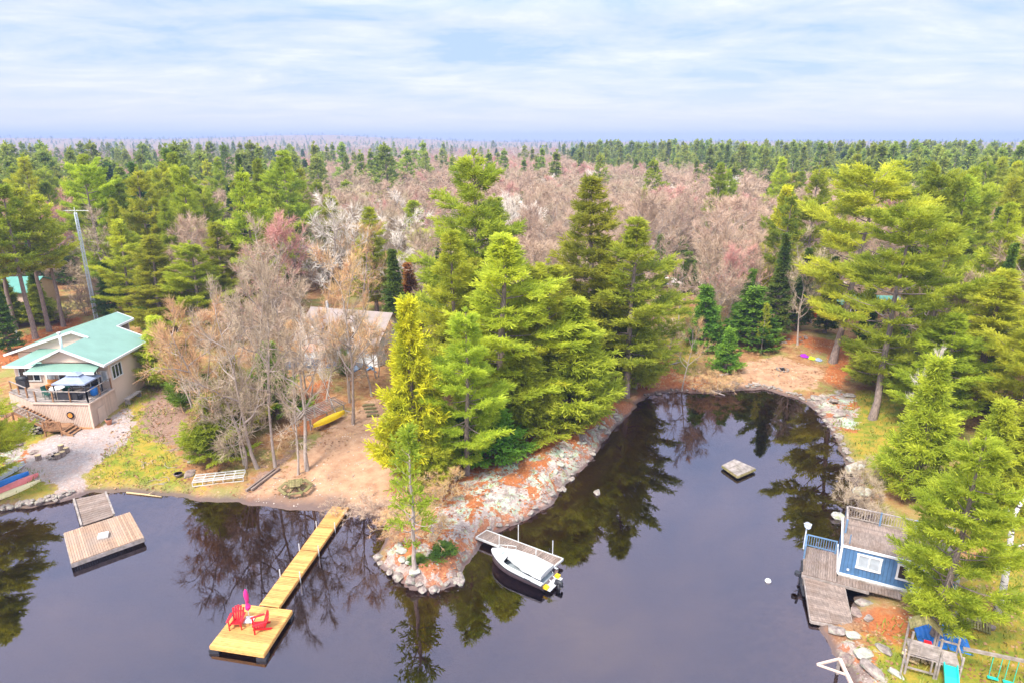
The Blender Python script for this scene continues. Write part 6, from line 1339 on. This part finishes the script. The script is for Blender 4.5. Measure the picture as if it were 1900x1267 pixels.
for (x, y, sx, sy, sz, mt, lab) in ((1515, 740, 2.2, 1.6, .7, 'rock', 'large flat pink granite slab at the right end of the back beach'), (1545, 745, 2.6, 1.5, .7, 'rock', 'second flat granite slab right of the largest slab'), (1558, 770, 2.4, 2.0, .7, 'rock', 'flat granite slab at the head of the lawn wall'), (1575, 735, 1.8, 1.2, .6, 'rock', 'smaller granite slab on the grass side of the slabs'),
    (1585, 872, 2.0, 2.6, 1.2, 'rock_lichen', 'large rounded lichen boulder at the water side of the lawn'), (1597, 915, 2.2, 2.4, 1.1, 'rock_lichen', 'big lichen boulder just above the boathouse'), (1556, 960, 1.0, .9, .8, 'rock_lichen', 'mossy boulder in the water behind the boathouse railing'), (1108, 916, .8, .6, .5, 'rock', 'pinkish rock standing alone in the water off the rocky shore'),
    (12, 828, 3.6, 3.0, 1.2, 'rock_dark', 'large brown boulder at the left edge above the canoes'), (62, 838, 1.0, .8, .3, 'rock_dark', 'flat dark stone left of the stone patio'), (376, 832, 1.1, .8, .6, 'rock', 'pale boulder beside the muddy lawn'), (358, 858, 1.5, 1.0, .7, 'rock', 'layered grey boulder near the bushy low pine'), (352, 880, 1.9, 1.6, .4, 'rock_dark', 'flat grey boulder above the white dock frame'),
    (1600, 1120, 1.6, 1.0, .6, 'rock', 'pale boulder in front of the boathouse wall'), (1585, 1140, 1.0, .9, .6, 'rock_dark', 'dark boulder beside the dock ramp'), (1612, 1150, 1.1, .7, .5, 'rock', 'granite stone among the orange needles'), (1550, 1172, 1.8, 1.3, .6, 'rock', 'pink boulder at the foot of the dock ramp'), (1580, 1180, 1.6, 1.0, .5, 'rock_lichen', 'grey lichen boulder right of the ramp foot'),
    (1598, 1215, 2.0, 1.3, .6, 'rock_lichen', 'flat mossy boulder on the lower right shore'), (1640, 1205, .8, 1.6, .35, 'rock', 'long pale stone in the golden grass'), (1620, 1248, 2.2, 1.3, .8, 'rock', 'large pale boulder near the bottom of the right shore'), (1660, 1250, .7, 1.4, .35, 'rock_lichen', 'narrow pale outcrop left of the play tower'), (1568, 1225, 1.0, .8, .5, 'rock_dark', 'dark shore boulder beside the hoist frame'),
    (1800, 1150, 1.0, .7, .45, 'rock_dark', 'mossy stone above the narrow boardwalk'), (1820, 1152, .9, .6, .4, 'rock', 'pale stone above the narrow boardwalk'), (1838, 1165, .8, .5, .3, 'rock_dark', 'flat stone at the end of the narrow boardwalk'), (1787, 1140, 1.1, .8, .5, 'rock_lichen', 'lichen stone beside the landward platform'), (1893, 905, 1.0, .7, .5, 'rock_dark', 'brown stone on the grass at the right edge')):
    stone(at(x, y), sx, sy, sz, lab, mt)
def firepit(px, py, r_, lab, n=11):
    p = at(px, py); t = thing('fire_pit', lab, 'fire pit', p)
    for k in range(n): a = k*6.283/n; o = link('stone', STN[k % 6], t); o.location = (r_*math.cos(a), r_*math.sin(a), .07); o.scale = (.17, .15, .11); o.rotation_euler.z = k*1.3; o.material_slots[0].link = 'OBJECT'; o.material_slots[0].material = M['rock_dark' if k % 2 else 'rock']
    g = MB()
    for k in range(7): a = rr.uniform(0, 3.14); g.tube([(-.3*math.cos(a), -.3*math.sin(a), .08), (.3*math.cos(a), .3*math.sin(a), .14)], .05, 6)
    part(g, 'burnt_log', 'char', t); return t
firepit(1452, 686, .62, 'round stone fire ring with burnt logs on the back beach'); firepit(103, 845, .55, 'dark fire ring on the stone patio below the house')
for (x, y, lab) in ((108, 850, 'cut log stool nearest the patio fire ring'), (117, 845, 'cut log stool right of the patio fire ring'), (124, 838, 'cut log stool at the far right of the fire ring'), (72, 852, 'brown log stump left of the patio fire ring'), (114, 833, 'cut log stool behind the patio fire ring')):
    t = thing('log_stool', lab, 'stool', at(x, y)); g = MB(); g.tube([(0, 0, -.03), (0, 0, .38)], .22, 12); part(g, 'log', 'bark', t); g = MB(); g.tube([(0, 0, .38), (0, 0, .395)], .20, 12); part(g, 'cut_face', 'cutlog', t)
p = at(67, 800); t = thing('stone_planter', 'round dry stone planter under the stair walkway', 'planter', p)
for lv_ in range(3):
    for k in range(11): a = (k+lv_*.5)*6.283/11; o = link('stone', STN[k % 6], t); o.location = (.75*math.cos(a), .75*math.sin(a), .12+lv_*.24); o.scale = (.22, .22, .14); o.rotation_euler.z = a
g = MB(); g.tube([(0, 0, 0), (0, 0, .55)], .6, 14); part(g, 'soil', 'char', t)
p = at(203, 787); t = thing('plant_pot', 'terracotta pot beside the door under the deck', 'pot', p); M['terra'] = mat_plain('terracotta', (.55, .24, .14), .85, .2, .1, 6); g = MB(); g.tube([(0, 0, 0), (0, 0, .45), (0, 0, .5)], [.17, .27, .29], 14); part(g, 'pot', 'terra', t, smooth=True); g = MB(); g.tube([(0, 0, .46), (0, 0, .51)], .24, 12); part(g, 'soil', 'char', t)
p = at(331, 884); t = thing('fire_bowl', 'small rusty bowl on the lawn above the white dock frame', 'bowl', p); g = MB(); g.tube([(0, 0, 0), (0, 0, .2), (0, 0, .3)], [.15, .3, .33], 14); part(g, 'bowl', 'hull', t, smooth=True); g = MB(); g.tube([(0, 0, .26), (0, 0, .30)], .27, 12); part(g, 'ash', 'char', t)
# small things on the back beach
def heap(px, py, w_, mt, lab, nm, cat_):
    p = at(px, py); n = 14; V = []; F = []
    for i in range(n):
        for j in range(n): x = (i/(n-1)-.5)*w_; y = (j/(n-1)-.5)*w_*.75; e = max(0, 1-(2*x/w_)**2-(2*y/(w_*.75))**2); V.append((x+.06*float(vnoise(i*.7, j*.7, 4)), y, .02+.24*e*(.4+float(vnoise(i*.55+px, j*.55, 6)))))
    for i in range(n-1):
        for j in range(n-1):
            if ((i-6.5)/6.8)**2+((j-6.5)/6.8)**2 < 1: F.append((i*n+j, (i+1)*n+j, (i+1)*n+j+1, i*n+j+1))
    g = MB(); g.add(V, F); o = g.build(nm, M[mt]); o.location = p; o.rotation_euler.z = px*.7; tag(o, lab, cat_)
heap(1493, 661, 1.2, 'purple', 'crumpled purple tarp on the back beach near the leaning pine', 'crumpled_tarp', 'tarp'); heap(1506, 665, 1.1, 'lime', 'crumpled lime green tarp between the purple and the grey ones', 'crumpled_tarp', 'tarp'); heap(1519, 668, 1.1, 'gazebo', 'crumpled grey tarp at the foot of the leaning pine', 'crumpled_tarp', 'tarp')
def log(px0, py0, px1, py1, r_, lab, mt='bark_grey'):
    a = at(px0, py0); b_ = at(px1, py1); g = MB(); d_ = b_-a; g.tube([(0, 0, r_*.6), (d_.x*.5+.06, d_.y*.5, d_.z*.5+r_*.8), (d_.x, d_.y, d_.z+r_*.6)], [r_, r_*.85, r_*.6], 8); g.tube([(d_.x*.6, d_.y*.6, d_.z*.6+r_), (d_.x*.7+.2, d_.y*.7+.3, d_.z*.7+r_+.25)], [r_*.4, r_*.15], 5); o = g.build('log', M[mt], smooth=True); o.location = a; tag(o, lab, 'log')
log(1335, 697, 1356, 694, .14, 'dark log lying beside the young fir'); log(1240, 678, 1262, 672, .10, 'fallen log on the slope right of the central stand'); log(1318, 726, 1345, 734, .09, 'driftwood log at the edge of the back beach', 'bark_grey'); log(235, 914, 300, 922, .07, 'pale driftwood pole at the left waterline', 'cutlog'); log(1395, 712, 1412, 716, .16, 'thick dark log beside the boulder cluster')
o = MB(); o.tube([(0, 0, -.12), (0, 0, -.06), (0, 0, .05), (0, 0, .14), (0, 0, .17)], [.06, .15, .19, .13, .02], 14); o = o.build('buoy', M['white'], smooth=True); o.location = (*G(1425, 1078, 0), 0); tag(o, 'small white mooring buoy floating in open water', 'buoy')
# dead limbs and litter strewn on the banks
g = MB()
for k in range(150):
    px = rr.choice([rr.uniform(470, 700), rr.uniform(840, 1150), rr.uniform(1200, 1560), rr.uniform(240, 380)]); py = rr.uniform(600, 900)
    if px > 840 and px < 1150: py = 870-(px-840)*.33+rr.uniform(-20, 25)
    if px > 1200: py = rr.uniform(600, 712)
    if px < 400: py = rr.uniform(730, 900)
    p = at(px, py)
    if p.z < .15: continue
    a = rr.uniform(0, 6.28); l_ = rr.uniform(.3, 1.3); g.tube([p+Vector((0, 0, .03)), p+Vector((math.cos(a)*l_*.5, math.sin(a)*l_*.5, .10)), p+Vector((math.cos(a+.3)*l_, math.sin(a+.3)*l_, .04))], [.025, .02, .01], 4)
tag(g.build('fallen_twigs', M['bark_grey']), 'fallen twigs scattered over the banks and beaches', 'twigs', kind='stuff')

# loose leaves, needles, grass blades and pebbles lying on the ground
def litter(name, polys, n, size, mat, lab, cat_, blade=False, seed=0, keep=None):
    rg = np.random.default_rng(seed); xs, ys = [], []
    for p in polys:
        q = np.array(p); x0, y0 = q.min(0); x1, y1 = q.max(0); A = (x1-x0)*(y1-y0); m_ = int(n*A)
        x = rg.uniform(x0, x1, m_); y = rg.uniform(y0, y1, m_); k = inside(x, y, p) & (fbm(x*.7, y*.7, 3, seed+3) > rg.uniform(.28, .62, m_)); xs.append(x[k]); ys.append(y[k])
    x = np.concatenate(xs); y = np.concatenate(ys); k = -sdist(x, y, SHORE) > .25; x, y = x[k], y[k]; z = hgt(x, y); m_ = len(x); Pn = np.stack([x, y, z+.015], 1)
    s_ = size*rg.uniform(.5, 1.5, (m_, 1)); a = rg.uniform(0, 6.28, m_); u = np.stack([np.cos(a), np.sin(a), rg.normal(0, .25, m_)], 1)*s_; v = np.stack([-np.sin(a), np.cos(a), rg.normal(0, .25, m_)], 1)*s_*(.25 if blade else .6)
    up = np.array([0, 0, 1.])*s_*(1.6 if blade else .12)
    V = np.stack([Pn-v, Pn+v, Pn+u+v*.5+up, Pn+u-v*.5+up], 1).reshape(-1, 3)
    tag(link(name, mesh_np(name, V, np.arange(m_*4).reshape(-1, 4), mat)), lab, cat_, kind='stuff')
M['leaf_brown'] = mat_leaf('dead_leaves', (.20, .09, .04), (.50, .30, .15), 0, 0, 0)
M['needle_red'] = mat_leaf('rust_needles', (.22, .06, .02), (.52, .22, .09), 0, 0, 0)
M['grass_blade'] = mat_leaf('grass_blades', (.15, .20, .03), (.34, .31, .06), 0, .2, 0)
M['pebble'] = mat_leaf('pebbles', (.22, .16, .13), (.62, .52, .44), 0, 0, 0)
litter('leaf_litter', [pix((150, 900), (240, 740), (330, 690), (560, 700), (680, 690), (740, 740), (640, 830), (520, 900), (345, 915), h=1), pix((1190, 735), (1210, 590), (1330, 640), (1560, 620), (1640, 700), (1560, 740), (1300, 722), h=1), pix((1560, 1130), (1660, 1110), (1860, 880), (1980, 900), (1990, 1300), (1640, 1290), h=1.2), pix((-40, 690), (60, 600), (260, 600), (360, 690), (280, 740), (240, 720), (60, 680), h=1.6)], 16, .11, M['leaf_brown'], 'dead leaves lying over the banks and lawns', 'leaves', seed=1)
litter('needle_litter', NEED[:4]+[ROCK[0]], 20, .10, M['needle_red'], 'rust coloured needles lying on the point and the back beach', 'needles', seed=2)
litter('lawn_grass', GRASS, 26, .10, M['grass_blade'], 'tufts of short grass on the lawns', 'grass', True, seed=3)
litter('beach_pebbles', SAND+[PATH[0]], 7, .07, M['pebble'], 'pebbles and chips on the sand and patio', 'pebbles', seed=4)

# mooring ropes and dock clutter
def rope(a, b_, sag, lab, mt='white'):
    a = Vector(a); b_ = Vector(b_); g = MB(); q = [(b_-a)*(k/8)+Vector((0, 0, -sag*math.sin(math.pi*k/8))) for k in range(9)]; g.tube(q, .018, 5); o = g.build('mooring_rope', M[mt], smooth=True); o.location = a; tag(o, lab, 'rope')
rope(S3.lerp(S2, .42)+Vector((0, 0, .05)), Vector((*G(930, 1020, .7), .7)), .05, 'white mooring rope from the dock to the bow of the motorboat')
rope(S3.lerp(S2, .95)+Vector((0, 0, .05)), Vector((*G(1026, 1062, .55), .55)), .04, 'white mooring rope from the dock to the stern of the motorboat')
# ------------------------------------------------------------------ air
zlo = float(ZZ.min())-1; hb = MB(); hb.box(0, 2300, (zlo+75)/2, 8900, 5300, 75-zlo)
m = bpy.data.materials.new('haze'); m.use_nodes = True; N = m.node_tree.nodes; L = m.node_tree.links; N.remove(N['Principled BSDF'])
pv = N.new('ShaderNodeVolumePrincipled'); pv.inputs['Density'].default_value = .0004; pv.inputs['Color'].default_value = (.40, .50, .80, 1); L.new(pv.outputs[0], N['Material Output'].inputs['Volume'])
tag(hb.build('haze', m), kind='stuff', label='thin blue air over the lake and woods', cat='haze')
